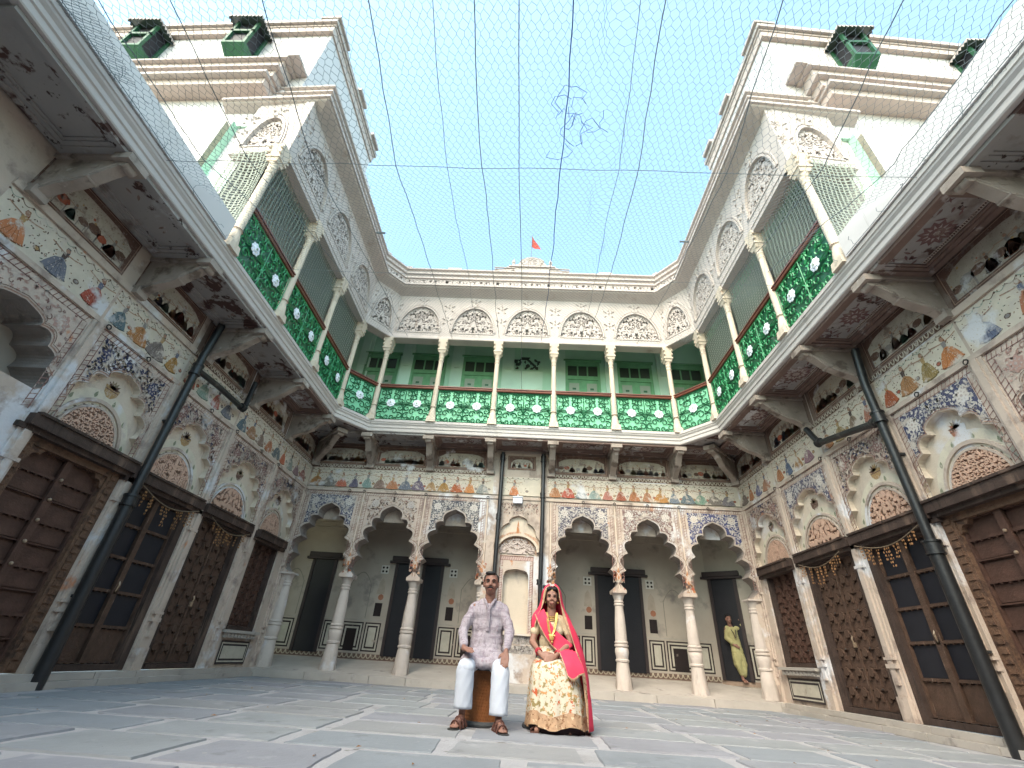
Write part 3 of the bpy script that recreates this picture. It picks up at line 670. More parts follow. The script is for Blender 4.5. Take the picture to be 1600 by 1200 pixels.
# central bay
a, b = CX[2], CX[3]; cx = (a+b)/2
o = foil(.98, 2.55, 3.43, 2, 8, .18, cx); ring(W, o, a, b, 2.55, 3.80, 0, y2=.08, cx=cx, cz=2.55)
W.box(a, a+.26, 0, .3, .14, 2.55); W.box(b-.26, b, 0, .3, .14, 2.55)
NW, NZ0, NZ1 = .40, 1.02, 2.24
W.box(a+.26, cx-NW/2-.10, .05, .3, .14, 2.55); W.box(cx+NW/2+.10, b-.26, .05, .3, .14, 2.55); W.box(cx-NW/2-.1, cx+NW/2+.1, .05, .3, .14, NZ0)
on = [(cx-NW/2-.08, NZ0)]+[(cx-(NW/2+.08)+.10*(1-math.cos(t)), NZ1-.16+.16*math.sin(t)) for t in (0, .5, 1., PI/2)]+[(cx, NZ1+.03)]; on += [(2*cx-x, z) for x, z in on[-2::-1]]
ring(W, on, cx-NW/2-.10, cx+NW/2+.10, NZ0, 2.56, .05, y2=.22, cx=cx, cz=NZ0)
W.add([(cx-.5, .22, NZ0-.1), (cx+.5, .22, NZ0-.1), (cx+.5, .22, 2.5), (cx-.5, .22, 2.5)], [(0, 1, 2, 3)], 1)
W.add([(a, .08, 2.5), (b, .08, 2.5), (b, .08, 3.7), (a, .08, 3.7)], [(0, 1, 2, 3)], 1)
W.box(XL, XR, 0, ARCD+.1, 3.80, 5.4); W.box(XL-.02, XR+.02, -.025, 0, 3.80, 3.865)
for xx in CX: W.box(xx-pier/2, xx+pier/2, 0, ARCD, 1.90, 1.961)
W.box(XL-.3, XL+.13, 0, ARCD, .1, 1.961); W.box(XR-.17, XR+.3, 0, ARCD, .1, 1.961)
W.build('wall', ['plaster', 'cream_plaster', 'arch_soffit_shade'], TB)
pc = P(.08, 9)
for k, (z0, z1, h, c) in enumerate(((2.72, 2.80, .20, (.50, .33, .25)), (2.80, 2.86, .22, (.30, .22, .18)), (2.86, 3.08, .24, (.50, .30, .20)))):
    n = 10; wd = .47
    pc.poly([(cx-wd+2*wd*t/n, z0-.16*abs(2*t/n-1)**2.0) for t in range(n+1)]+[(cx+wd-2*wd*t/n, z1-.16*abs(2*t/n-1)**2.0) for t in range(n+1)], c, k)
for t in range(-7, 8): x = cx+t*.06; dz = .16*abs(t*.06/.47)**2; pc.line([(x, 2.87-dz), (x, 3.06-dz)], .007, BRN, 4); pc.disc(x+.03, 2.83-dz, .012, (.5, .45, .4), 4, 6)
pc.poly([(cx-.035, 3.05), (cx+.035, 3.05), (cx+.025, 3.2), (cx, 3.34), (cx-.025, 3.2)], ORG, 5)
pc.build(TB, 'niche_roof_painting')
pn = P(.05, 10)
pn.frame(cx-.38, cx+.38, 1.0, 2.54, .018, (.36, .2, .15), 1); pn.band(cx-.37, cx+.37, 2.44, 2.53, MAUV, (.50, .36, .32), 0, .05)
pn.band(cx-.37, cx-.30, 1.0, 2.44, MAUV, (.52, .40, .36), 0, .05, True); pn.band(cx+.30, cx+.37, 1.0, 2.44, MAUV, (.52, .40, .36), 0, .05, True)
for z in (.66, .83): pn.rect(cx-.42, cx+.42, z, z+.14, (.28, .25, .23), 0); pn.scrolls(lambda x, zz: z+.01 < zz < z+.13, cx-.4, cx+.4, z, z+.14, [(.45, .42, .4), (.12, .1, .1)], 40, 1, .045)
pn.build(TB, 'niche_painting')
g = G(); plate(lambda x, z: 0 < z < .34 and abs(x) < .40-.3*(z/.34)**3, pat_vine(8, 16, .12), -.42, .42, 0, .36, .014, 0, .03, g); link('carved_relief', g.mesh('carved_relief', 'pink_stone'), TB, (cx, .04, 2.58))
g = G(); arch_band(g, .44, .50, cx, 2.62, -.03, .08, .78); g.box(cx-.43, cx+.43, -.01, .05, .98, 1.015); g.build('niche_hood', 'cream_plaster', TB)
# pier painting
for xx in CX:
    pd.rect(xx-.018, xx+.018, 1.98, 3.78, (.58, .47, .38), 1); pd.rect(xx-.034, xx-.024, 1.98, 3.78, BRN, 1); pd.rect(xx+.024, xx+.034, 1.98, 3.78, BRN, 1)
    for q in range(16): pd.disc(xx+pd.r.uniform(-.11, .11), 1.98+pd.r.uniform(0, .35), pd.r.uniform(.012, .035), pd.r.choice([ORG, RED, (.5, .3, .2)]), 1, 7)
    pd.star(xx, 2.10, .05, BRN, 4, 6); pd.poly([(xx-.06, 2.2), (xx, 2.12), (xx+.06, 2.2), (xx, 2.42)], ORG, 3)
segs = [XL]+CX+[XR]
frieze(pd, XL+.04, CX[2]+.10, ZF0, ZF1-.02, .315); frieze(pd, CX[3]-.06, XR-.04, ZF0, ZF1-.02, .315)
frieze(pd, CX[2]+.30, CX[3]-.2, ZF0, ZF1-.02, .62)
dentil(pd, XL, CX[2]+.12, ZD0, ZD1); dentil(pd, CX[3]-.1, XR, ZD0, ZD1)
for i in range(7):
    a, b = segs[i], segs[i+1]
    if i == 3: scene_panel(pdk, a+.42, b-.38, 4.55, 4.92); pd.scrolls(lambda x, z: abs(x-cx) < .45 and z > 3.3+.25*abs(x-cx)*0, cx-.45, cx+.45, 3.47, 3.72, [INK, GRY, MAUV], 60, 1, .045)
    else: scene_panel(pdk, a+.11, b-.11, 4.50, 5.0)
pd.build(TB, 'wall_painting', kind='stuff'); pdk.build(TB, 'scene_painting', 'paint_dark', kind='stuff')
g = G(); g.box(-.11, .11, -.10, 0, 0, .13); g.box(-.12, .12, -.12, .01, .131, .15); g.tube([(0, -.05, .15), (0, -.05, .22)], .012, 6); o = link('white_lamp_box', g.mesh('lamp_box', 'rosette_white'), None, (cx-.04, YB-.01, 3.70)); o['label'] = 'small white lamp box fixed on the wall between the two back drainpipes'; o['category'] = 'lamp'

# pillars
PP = [(.150, .0), (.155, .06), (.150, .20), (.135, .36), (.118, .50), (.135, .515), (.138, .545), (.118, .56), (.128, .62), (.140, .68), (.135, .74), (.118, .765), (.142, .78), (.142, .81), (.120, .825), (.138, .84), (.138, .86), (.120, .88), (.126, .94), (.120, 1.15), (.104, 1.38), (.092, 1.50), (.090, 1.53), (.106, 1.545), (.106, 1.57), (.092, 1.585), (.104, 1.60), (.104, 1.62), (.092, 1.635), (.105, 1.68), (.125, 1.74), (.14, 1.77)]
g = G(); n = 16
g.lathe([(r*(1.0), z) for r, z in PP], n, 0, 0)
for i, v in enumerate(g.v):       # shallow flutes on the shaft
    x, y_, z = v; a_ = math.atan2(y_, x); f = 1-.05*(math.cos(8*a_) < 0) if .88 < z < 1.52 else 1; g.v[i] = (x*f, y_*f, z)
g.box(-.17, .17, -.17, .17, -.04, .02); g.box(-.145, .145, -.16, .16, 1.765, 1.80)
for k in range(8):
    t = 2*PI*k/8; c, s_ = math.cos(t), math.sin(t); g.add([(c*.165-s_*.05, s_*.165+c*.05, .03), (c*.165+s_*.05, s_*.165-c*.05, .03), (c*.150, s_*.150, .30)], [(0, 1, 2)])
pmesh = g.mesh('pillar', 'pillar_stone')
for xx in CX: smooth_angle(link('pillar', pmesh, TB, (xx, .18, .125)), 35)
for xx, k in ((XL+.16, 0), (XR-.18, 1)): link('pillar', pmesh, TB, (xx, .10, .125))

# corridor behind the arches
CR = thing('corridor_wall', 'dim corridor wall with dark doors behind the cusped arches', 'wall', (0, 12.1, 0)); W = G(); DK = P(0, 77)
W.add([(-7, 0, .3), (4.62, 0, .3), (4.62, 0, 3.9), (-7, 0, 3.9)], [(0, 1, 2, 3)])
W.add([(4.62, 0, .2), (6.2, -1.2, .2), (6.2, -1.2, 3.9), (4.62, 0, 3.9)], [(0, 1, 2, 3)])
W.add([(-6.2, -2, .1), (-6.2, 0, .1), (-6.2, 0, 3.9), (-6.2, -2, 3.9)], [(0, 1, 2, 3)])
W.add([(-7, -1.6, 3.9), (7, -1.6, 3.9), (7, .2, 3.9), (-7, .2, 3.9)], [(0, 1, 2, 3)]); W.box(-6.1, 4.6, -.08, 0, 3.42, 3.50); W.box(-6.1, 4.6, -.05, 0, 3.3, 3.42)
for xx in CX: W.box(xx-.12, xx+.12, -1.22, 0, 3.62, 3.9)
W.build('wall', 'corridor_wall', CR)
def cdoor(u, w, z0=.45, h=2.08, parent=CR, y=0, rz=0):
    D = link('door', None, parent, (u, y, z0), rz); g = G(); g.box(-w/2-.07, -w/2, -.05, .02, 0, h); g.box(w/2, w/2+.07, -.05, .02, 0, h); g.box(-w/2-.16, w/2+.16, -.12, .02, h, h+.11); g.box(-w/2-.22, w/2+.22, -.09, 0, h-.05, h-.001); g.build('frame', 'dado_black', D)
    g = G(); g.box(-w/2, w/2, -.02, -.006, 0, h); g.build('leaf', 'navy_door', D); return D
for u, w in ((-5.02, .50), (-2.92, .40), (-2.22, .40), (-.9, .4), (2.12, .42), (2.72, .42), (1.0, .3)): 
    if u not in (-.9, 1.0): cdoor(u, w)
rzr = math.atan2(-1.2, 1.58); cdoor(4.62+.36*1.58/1.98, .52, .42, 2.14, CR, -.36*1.2/1.98-.004, rzr)
def dado(u0, u1, hole=False, z0=.52, z1=1.12):
    for i, (m_, c_) in enumerate(((0, (.03, .022, .022)), (.03, (.42, .39, .33)), (.065, (.03, .022, .022)), (.10, (.42, .39, .33)))): DK.rect(u0+m_, u1-m_, z0+m_, z1-m_, c_, i)
    if hole: DK.rect(u0+.14, u1-.14, z0, z1-.14, (.02, .014, .014), 5)
for u0, u1, hh in ((-5.9, -5.42, 0), (-4.68, -4.3, 0), (-4.25, -3.72, 1), (-3.68, -3.3, 0), (-1.92, -1.52, 0), (-1.48, -.9, 1), (-.85, -.5, 0), (.55, 1.1, 1), (1.14, 1.45, 0), (1.49, 1.80, 0), (3.06, 3.42, 0), (3.46, 4.06, 1), (4.10, 4.5, 0)): dado(u0, u1, hh)
for u in (-3.45, -1.7, 1.66, 3.2):
    DK.rect(u-.09, u+.09, 1.26, 1.55, (.02, .014, .014), 1); DK.rect(u-.10, u+.10, 2.22, 2.42, (.5, .48, .44), 1)
    for dx in (-.045, .045):
        for dz in (-.045, .045): DK.disc(u+dx, 2.32+dz, .028, (.02, .015, .015), 2, 8)
    DK.poly([(u-.1, 1.75), (u+.1, 1.75), (u+.07, 2.02), (u, 2.12), (u-.07, 2.02)], (.34, .29, .24), 1); DK.disc(u+.02, 1.68, .07, (.30, .13, .08), 2, 8)
for u in (-5.7, -3.98, -1.2, .85, 3.75):
    DK.line([(u-.26, 1.22), (u-.26, 1.95)]+[(u-.26+.52*t/8, 1.95+.28*math.sin(PI*t/8)) for t in range(9)]+[(u+.26, 1.22)], .018, (.22, .20, .17), 1)
x = -6.1
while x < 4.6: DK.rect(x, x+.004, .36, .47, BRN, 1); DK.line([(x+.055+.05*math.cos(PI+PI*t/5), .465+.075*math.sin(PI+PI*t/5)) for t in range(6)], .022, (.46, .40, .31), 2); x += .112
DK.rect(-6.1, 4.6, .36, .475, (.15, .10, .08), 0); DK.rect(-6.1, 4.6, 1.155, 1.18, (.35, .32, .28), 0)
DK.build(CR, 'dado_painting', 'paint_plain')
D2 = P(0, 78)
for i, (m_, c_) in enumerate(((0, (.03, .022, .022)), (.03, (.42, .39, .33)), (.065, (.03, .022, .022)), (.10, (.42, .39, .33)))): D2.rect(.68+m_, 1.25+m_*-1, .46+m_, 1.12-m_, c_, i)
D2.rect(0, 2, .33, .42, (.3, .22, .17), 0); o = D2.build(CR, 'dado_painting', 'paint_plain'); o.location = (4.62, -.006, 0); o.rotation_euler = (0, 0, rzr)
# ================================================================== balcony and arcaded upper gallery
GA = thing('balcony_gallery', 'arcaded balcony with green railings and cream columns running round three sides of the court', 'gallery')
EL = [(-4.44, -3.0), (-4.44, 9.07), (-3.854, 9.77), (3.631, 9.77), (4.25, 8.99), (4.25, -3.0)]
def offs(poly, d, ends=True):
    """offset to the right of travel (towards the court) by d"""
    out = []; n = len(poly)
    for i in range(n):
        p = Vector(poly[i]); a = (p-Vector(poly[i-1])).normalized() if i > 0 else None; b = (Vector(poly[i+1])-p).normalized() if i < n-1 else None
        if a is None: a = b
        if b is None: b = a
        na, nb = Vector((a.y, -a.x)), Vector((b.y, -b.x)); m_ = (na+nb).normalized(); k = d/max(.3, m_.dot(na)); out.append(p+m_*k)
    return out
def sweep(g, poly, prof, m=0, closed=False):
    rows = []
    for d, z in prof: rows.append([(p.x, p.y, z) for p in offs(poly, d)])
    o = len(g.v); n = len(poly)
    for r_ in rows: g.v.extend(r_)
    k = len(rows)
    for i in range(k if closed else k-1):
        for j in range(n-1): g.f.append([o+i*n+j, o+i*n+j+1, o+((i+1) % k)*n+j+1, o+((i+1) % k)*n+j]); g.m.append(m); g.c.append(None)
g = G()
sweep(g, EL, [(-.10, 5.085), (-.01, 5.085), (.0, 5.10), (.0, 5.17), (.018, 5.185), (.018, 5.24), (.045, 5.275), (.05, 5.30), (.065, 5.31), (.065, 5.365), (.05, 5.38), (-.12, 5.38)])
g.build('slab_edge', 'slab_edge', GA)
# underside sheets with coffers
BRK = {'L': [2.9, 4.40, 5.94, 7.50, 9.02], 'R': [2.85, 4.32, 5.86, 7.42, 8.95]}
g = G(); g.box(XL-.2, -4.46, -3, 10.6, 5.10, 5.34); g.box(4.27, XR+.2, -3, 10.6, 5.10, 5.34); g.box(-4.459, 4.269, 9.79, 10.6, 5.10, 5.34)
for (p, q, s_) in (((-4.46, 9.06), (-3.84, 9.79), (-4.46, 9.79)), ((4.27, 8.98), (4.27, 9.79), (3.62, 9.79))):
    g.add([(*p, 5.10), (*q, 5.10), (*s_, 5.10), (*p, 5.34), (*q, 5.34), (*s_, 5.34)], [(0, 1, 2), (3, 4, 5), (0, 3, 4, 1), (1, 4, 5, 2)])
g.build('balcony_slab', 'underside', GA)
def coffer(u0, u1, d0, d1, M, seed, style):
    """frame mouldings under the slab; local u along the wall, d out from it"""
    g = G()
    for (m_, z, w_) in ((0, 5.035, .075), (.075, 5.06, .05), (.125, 5.08, .03)):
        a, b, c, d = u0+m_, u1-m_, d0+m_, d1-m_
        for q in ((a, b, c, c+w_), (a, b, d-w_, d), (a, a+w_, c+w_, d-w_), (b-w_, b, c+w_, d-w_)): g.box(q[0], q[1], -q[3], -q[2], z, 5.099)
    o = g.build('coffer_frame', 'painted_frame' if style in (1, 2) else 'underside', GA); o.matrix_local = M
    if style:
        p = P(0, seed); r = p.r; W_ = u1-u0; cu, cd = (u0+u1)/2, (d0+d1)/2; dk = (.16, .09, .09) if style != 3 else (.22, .15, .13)
        if style in (1, 2): p.band(u0+.16, u1-.16, d0+.165, d0+.215, (.45, .38, .34), (.10, .06, .055), 0, .03); 
        if style == 1:
            p.star(cu, cd+.03, min(.27, W_*.24), dk, 1, 12, .74); p.star(cu, cd+.03, .19, (.38, .33, .31), 2, 12, .7); p.star(cu, cd+.03, .13, dk, 3, 12, .6); p.disc(cu, cd+.03, .06, (.36, .3, .28), 4)
        if style == 2: p.flower(cu, cd, .2, dk, (.36, .31, .30), 1, 12)
        for q in range(26 if style < 3 else 14):
            x, z = r.uniform(u0+.2, u1-.2), r.uniform(d0+.25, d1-.2)
            if abs(x-cu) > .2 or abs(z-cd) > .2: p.leaf(x, z, r.uniform(0, 6.3), r.uniform(.06, .14), .04, dk, 1)
        for (x, z, a0) in ((u0+.2, d1-.2, 0), (u1-.2, d1-.2, 0)): p.star(x, z, .05, dk, 1, 4, .3)
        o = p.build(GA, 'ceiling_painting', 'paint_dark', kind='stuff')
        o.matrix_local = M @ Matrix(((1, 0, 0, 0), (0, 0, -1, 0), (0, 1, 0, 5.098), (0, 0, 0, 1)))
        o.matrix_local = M @ Matrix.Translation((0, 0, 5.098)) @ Matrix.Rotation(PI/2, 4, 'X') @ Matrix.Scale(1, 4)
ML = Matrix.Translation((XL, 0, 0)) @ Matrix.Rotation(PI/2, 4, 'Z'); MR = Matrix.Translation((XR, 0, 0)) @ Matrix.Rotation(-PI/2, 4, 'Z'); MB = Matrix.Translation((0, YB, 0))
# bracket: scrolled stone corbel
prof = [(0, 4.47), (.06, 4.45), (.12, 4.48), (.18, 4.53), (.26, 4.57), (.34, 4.595), (.42, 4.63), (.50, 4.68), (.58, 4.745), (.65, 4.81), (.72, 4.865), (.78, 4.92), (.82, 4.99), (.82, 5.03), (0, 5.03)]
g = G(); g.prism(prof, lambda p, w: (w, -p[0], p[1]), -.06, .06)
g.box(-.10, .10, -.86, 0, 4.985, 5.034); g.box(-.13, .13, -.90, -.70, 4.94, 5.034); g.box(-.09, .09, -.10, 0, 4.40, 4.52)
for (d, z, r_) in ((.80, 4.93, .052), (.50, 4.71, .030), (.06, 4.47, .045)): g.tube([(-.072, -d, z), (.072, -d, z)], r_, 10)
for (d, z) in ((.3, 4.8), (.5, 4.88)): g.tube([(-.066, -d, z), (.066, -d, z)], .045, 8)
for sx in (-1, 1): g.tube([(sx*.06, -d, z+.05) for d, z in prof[2:12]], .014, 5)
bme = g.mesh('bracket', 'bracket_stone')
def bracket(M, u, rz=0, sc=1): o = link('bracket', bme, GA); o.matrix_local = M @ Matrix.Translation((u, 0, 0)) @ Matrix.Rotation(rz, 4, 'Z') @ Matrix.Diagonal((1, sc, 1, 1)); smooth_angle(o, 40) if o.name == 'bracket' else None
for yy in BRK['L']: bracket(ML, yy)
for yy in BRK['R']: bracket(MR, -yy)
for xx in CX: bracket(MB, xx, 0, .86)
o = link('bracket', bme, GA); o.matrix_local = Matrix.Translation((XL, YB, 0)) @ Matrix.Rotation(R(45), 4, 'Z') @ Matrix.Diagonal((1, 1.45, 1, 1))
o = link('bracket', bme, GA); o.matrix_local = Matrix.Translation((XR, YB, 0)) @ Matrix.Rotation(R(-45), 4, 'Z') @ Matrix.Diagonal((1, 1.45, 1, 1))
for k, (a, b) in enumerate(zip([1.4]+BRK['L'], BRK['L']+[10.2])): coffer(a+.10, b-.10, .04, .82 if k < 5 else .6, ML, 60+k, (0, 3, 3, 3, 2, 0)[k])
for k, (a, b) in enumerate(zip([1.4]+BRK['R'], BRK['R']+[10.2])): coffer(-b+.10, -a-.10, .04, .82 if k < 5 else .6, MR, 70+k, (0, 2, 2, 1, 1, 1)[k])
sg = [CX[0]-1.0]+CX+[CX[-1]+1.0]
for k, (a, b) in enumerate(zip(sg, sg[1:])): coffer(a+.10, b-.10, .04, .72, MB, 80+k, (3, 3, 1, 2, 2, 1, 1)[k])

# columns
cp = [(.105, 5.36), (.115, 5.40), (.098, 5.55), (.088, 5.62), (.070, 5.70), (.064, 5.74), (.066, 5.76), (.078, 5.77), (.078, 5.795), (.064, 5.81), (.066, 6.3), (.058, 7.10), (.056, 7.16), (.070, 7.18), (.070, 7.205), (.056, 7.22), (.058, 7.27), (.072, 7.29), (.072, 7.31), (.06, 7.33), (.085, 7.42)]
g = G(); g.lathe(cp, 12); g.box(-.115, .115, -.115, .115, 5.355, 5.50, taper=.015); g.box(-.085, .085, -.085, .085, 7.42, 7.50, taper=-.02); g.box(-.12, .12, -.12, .12, 7.50, 7.535)
g.box(-.095, .095, -.10, .10, 7.536, 7.84, taper=-.03)
for sy in (-1, 1):
    for sx in (-1, 1): g.tube([(sx*.105-.02, sy*.125, 7.74), (sx*.105+.02, sy*.125, 7.74)], .035, 8); g.tube([(sx*.10-.02, sy*.115, 7.62), (sx*.10+.02, sy*.115, 7.62)], .028, 8)
cme = g.mesh('column', 'column_cream'); ringm = G(); ringm.lathe([(.069, 5.772), (.083, 5.774), (.083, 5.782), (.069, 5.784)], 12); ringm = ringm.mesh('ring', 'rail_red')
colL = [(-4.44, 9.07-1.548*i) for i in (3, 2, 1, 0)]; colR = [(4.25, 8.99-1.532*i) for i in (3, 2, 1, 0)]; colB = [(x, 9.77) for x in CX]
for (x, y) in colL+colB+colR[::-1]:
    o = link('column', cme, GA, (x, y, 0)); smooth_angle(o, 35) if o.name == 'column' else None
    link('column_ring', ringm, o)
PTS = colL+colB+colR[::-1]            # left front ... back ... right front
# railing panels, handrail
def rail_mesh(w, h, nros, name):
    g = G(); q = random.Random(int(w*100)); g.box(-w/2, w/2, .022, .028, 0, h, 1)
    def spiral(cx, cz, r, a0, turns, sgn):
        n = 9; pts = [(cx+r*(1-.75*t/n)*math.cos(a0+sgn*turns*2*PI*t/n), 0, cz+r*(1-.75*t/n)*math.sin(a0+sgn*turns*2*PI*t/n)) for t in range(n+1)]; g.tube(pts, [.015-.0007*i_ for i_ in range(len(pts))], 4, 0, None, False)
    cell = w/nros
    for k in range(nros):
        c = -w/2+cell*(k+.5); hz = h/2
        for sx in (-1, 1):
            for sz in (-1, 1):
                for (dx, dz, r_, a0) in ((.11, .19, .095, .3), (.25, .11, .085, 2.), (.25, .31, .10, 1.), (.08, .36, .075, 4.), (.17, .40, .045, 0), (.32, .21, .045, 3.)):
                    if dx*cell/.68 < cell/2-.03: spiral(c+sx*dx*cell/.68, hz+sz*dz*h/.88, r_*cell/.68, a0 if sx*sz > 0 else PI-a0, 1.15, sx*sz)
                g.tube([(c+sx*.06, 0, hz), (c+sx*.16, 0, hz+sz*.03), (c+sx*cell/2*.96, 0, hz)], .012, 4, 0, None, False)
                for (dx, dz, a) in ((.17, .17, .8), (.06, .42, 1.5), (.3, .04, .3), (.2, .35, 2)):
                    x, z = c+sx*dx*cell/.68, hz+sz*dz*h/.88; L = .07; ca, sa = math.cos(a)*sx*L, math.sin(a)*sz*L
                    g.add([(x-ca*.5, .004, z-sa*.5), (x-sa*.22, -.006, z+ca*.22), (x+ca*.6, .002, z+sa*.6), (x+sa*.22, .01, z-ca*.22)], [(0, 1, 2, 3)])
        g.tube([(c-cell/2, 0, 0), (c-cell/2, 0, h)], .010, 4)
    g.tube([(w/2, 0, 0), (w/2, 0, h)], .010, 4); g.tube([(-w/2, 0, .012), (w/2, 0, .012)], .014, 4); g.tube([(-w/2, 0, h-.012), (w/2, 0, h-.012)], .014, 4)
    return g.mesh(name, ['green_line', 'green_back'] if name != 'side' else ['green_deep', 'green_line'])
g = G(); n = 8
for k in range(n):
    t = 2*PI*k/n; c, s_ = math.cos(t), math.sin(t); g.ball((c*.062, -.012, s_*.062), .032, 7, 4, 0, (1, .35, 1))
g.ball((0, -.02, 0), .055, 10, 4, 0, (1, .4, 1)); g.tube([(0, -.045, 0), (0, -.03, 0)], .018, 8, 1); ros = g.mesh('rosette', ['rosette_white', 'panel_grey'])
g = G()
pass
rm = {}; upper = []
for i, (A, B) in enumerate(zip(PTS, PTS[1:])):
    A, B = Vector(A), Vector(B); d = B-A; L = d.length; w = L-.17; rz = math.atan2(d.y, d.x); mid = (A+B)/2; nr = 2 if L > 1.2 else 1; side = abs(d.x) < .1
    key = (round(w, 1), side)
    if key not in rm: rm[key] = rail_mesh(w, .90, nr, 'side' if side else 'railing_panel')
    o = link('railing_panel', rm[key], GA, (mid.x, mid.y, 5.40), rz)
    for k in range(nr): link('rosette', ros, o, (-w/2+w/nr*(k+.5), -.02, .46)).scale = (1.22, 1, 1.22)
g = G(); sweep(g, PTS, [(.035, 6.31), (.045, 6.335), (.035, 6.36), (-.035, 6.36), (-.045, 6.335), (-.035, 6.31)], closed=True)
sweep(g, PTS, [(.05, 6.375), (.05, 6.40), (-.05, 6.40), (-.05, 6.375)], closed=True); g.build('handrail', 'rail_red', GA)
# low white parapet on the front part
for x0, x1, y1 in ((-4.45, -4.355, 4.26), (4.165, 4.26, 4.24)):
    g = G(); g.box(x0, x1, -3, y1, 5.38, 5.76); g.build('low_parapet', 'white_wall', GA)

# upper wall with carved lunettes
ZB, ZE = 7.84, 9.50
POLY = [(-5.45, 4.62), (-4.44, 4.55)]+colL[1:]+colB+colR[::-1][:-1]+[(4.25, 4.52), (5.35, 4.64)]
def lun_plate(w, key):
    k = ('u', round(w, 2))
    if k not in _lun:
        g = G(); rx, rz = w/2, .86; vine = pat_vine(3.7, 17, .15)
        def sol(x, z):
            if abs(z-.30) < .022 or abs(z-.27) < .0: return True
            if z < .29 and abs(x) < .02: return z > .22
            for (cx, cz, rr) in ((0, .52, .13), (.3*rx/.65, .42, .07), (-.3*rx/.65, .42, .07)):
                d = math.hypot(x-cx, z-cz)
                if d < rr: a = math.atan2(z-cz, x-cx); return d < rr*.22 or abs(math.sin(4*a)) < .62 or d > rr*.86
            return not (nz(abs(x)*21, z*21, 3.7) > .13 or (vine(x, z) is False and nz(abs(x)*9, z*9, 8) > .1))
        plate(halfell(rx, rz), sol, -rx, rx, 0, rz, .0155, 0, .035, g)
        g.prism(arc(rx, 20, 0, 0, 180, 0, rz/rx)[::-1], lambda p, w_: (p[0], w_, p[1]), .055, .075, 1)
        _lun[k] = g.mesh('carved_lunette', ['white_trim', 'hole_dark'])
    return _lun[k]
relm = G(); q = random.Random(5)
for (x, z, a, L) in [(0, -.08, PI/2, .12), (-.05, -.02, 2.4, .10), (.05, -.02, .7, .10), (0, .03, PI/2, .1), (-.06, -.12, 3.6, .08), (.06, -.12, -.5, .08), (-.1, .03, 2.9, .06), (.1, .03, .2, .06)]:
    ca, sa = math.cos(a)*L, math.sin(a)*L; P_ = [(x, z), (x+ca*.5-sa*.28, z+sa*.5+ca*.28), (x+ca, z+sa), (x+ca*.5+sa*.28, z+sa*.5-ca*.28)]
    relm.add([(p[0], 0, p[1]) for p in P_]+[(x+ca*.5, -.035, z+sa*.5)], [(0, 1, 4), (1, 2, 4), (2, 3, 4), (3, 0, 4)])
relm = relm.mesh('relief_sprig', 'white_trim')
for i, (A, B) in enumerate(zip(POLY, POLY[1:])):
    A, B = Vector(A), Vector(B); d = B-A; L = d.length; rz = math.atan2(d.y, d.x); mid = (A+B)/2
    n_ = Vector((d.y, -d.x)).normalized(); o_ = mid+n_*.10
    w = min(L-.36, 1.26); z0 = 8.10; e = .0
    g = G(); oo = arc(w/2, 24, 0, z0, 180, 0, .86/(w/2)); ring(g, oo, -L/2, L/2, z0, ZE, 0, y2=.07, cx=0, cz=z0)
    g.box(-L/2, L/2, 0, .26, ZB if abs(d.x) > .3 else ZB-.08, z0)
    g.add([(-L/2-.03, .26, z0), (L/2+.03, .26, z0), (L/2+.03, .26, ZE), (-L/2-.03, .26, ZE)], [(0, 1, 2, 3)])
    g.box(-L/2-.0, L/2+.0, -.012, -.001, ZB+.012, ZB+.06); g.box(-w/2-.03, w/2+.03, -.014, -.001, z0-.05, z0-.012)
    ww = link('upper_wall', g.mesh('upper_wall', 'white_trim'), GA, (o_.x, o_.y, 0), rz)
    link('carved_lunette', lun_plate(w, i), ww, (0, .03, z0))
    g = G(); arch_band(g, w/2+.0, w/2+.035, 0, z0, -.03, 0, .86/(w/2)); arch_band(g, w/2+.05, w/2+.075, 0, z0, -.02, 0, .86/(w/2)); g.box(-.035, .035, -.05, 0, z0+.89, z0+.99); link('arch_moulding', g.mesh('arch_moulding', 'white_trim'), ww)
    link('relief_sprig', relm, ww, (-L/2+.02, -.003, 8.98)); link('relief_sprig', relm, ww, (-L/2+.02, -.003, 8.52))
    link('relief_sprig', relm, ww, (0, -.003, z0+1.1))
for x0, x1 in ((-4.50, -4.335), (4.145, 4.31)):
    g = G(); g.box(x0, x1, 4.43, 4.62, ZB-.08, 9.5); g.build('corner_post', 'white_trim', GA)
# deep eave and parapet
CP = [(-6.2, 4.86), (-4.44, 4.78)]+colL[1:]+colB+colR[::-1][:-1]+[(4.25, 4.76), (5.9, 4.88)]
CP = [CP[0], CP[1], colL[3], colB[0], colB[5], colR[3], CP[-2], CP[-1]]
g = G(); sweep(g, CP, [(.10, 9.36), (.16, 9.40), (.22, 9.43), (.36, 9.50), (.38, 9.53), (.42, 9.535), (.42, 9.60), (.39, 9.62), (.17, 9.655)]); g.build('eave', 'white_trim', GA)
g = G(); sweep(g, CP, [(.17, 9.655), (.19, 9.66), (.19, 9.70), (.14, 9.71)]); sweep(g, CP, [(.14, 10.0), (.20, 10.01), (.20, 10.06), (.16, 10.07), (.16, 10.15), (.22, 10.17), (.22, 10.21), (.17, 10.23), (.17, 10.32), (.23, 10.34), (.23, 10.38), (-.08, 10.40), (-.08, 9.6)])
g.build('parapet', 'white_trim', GA)
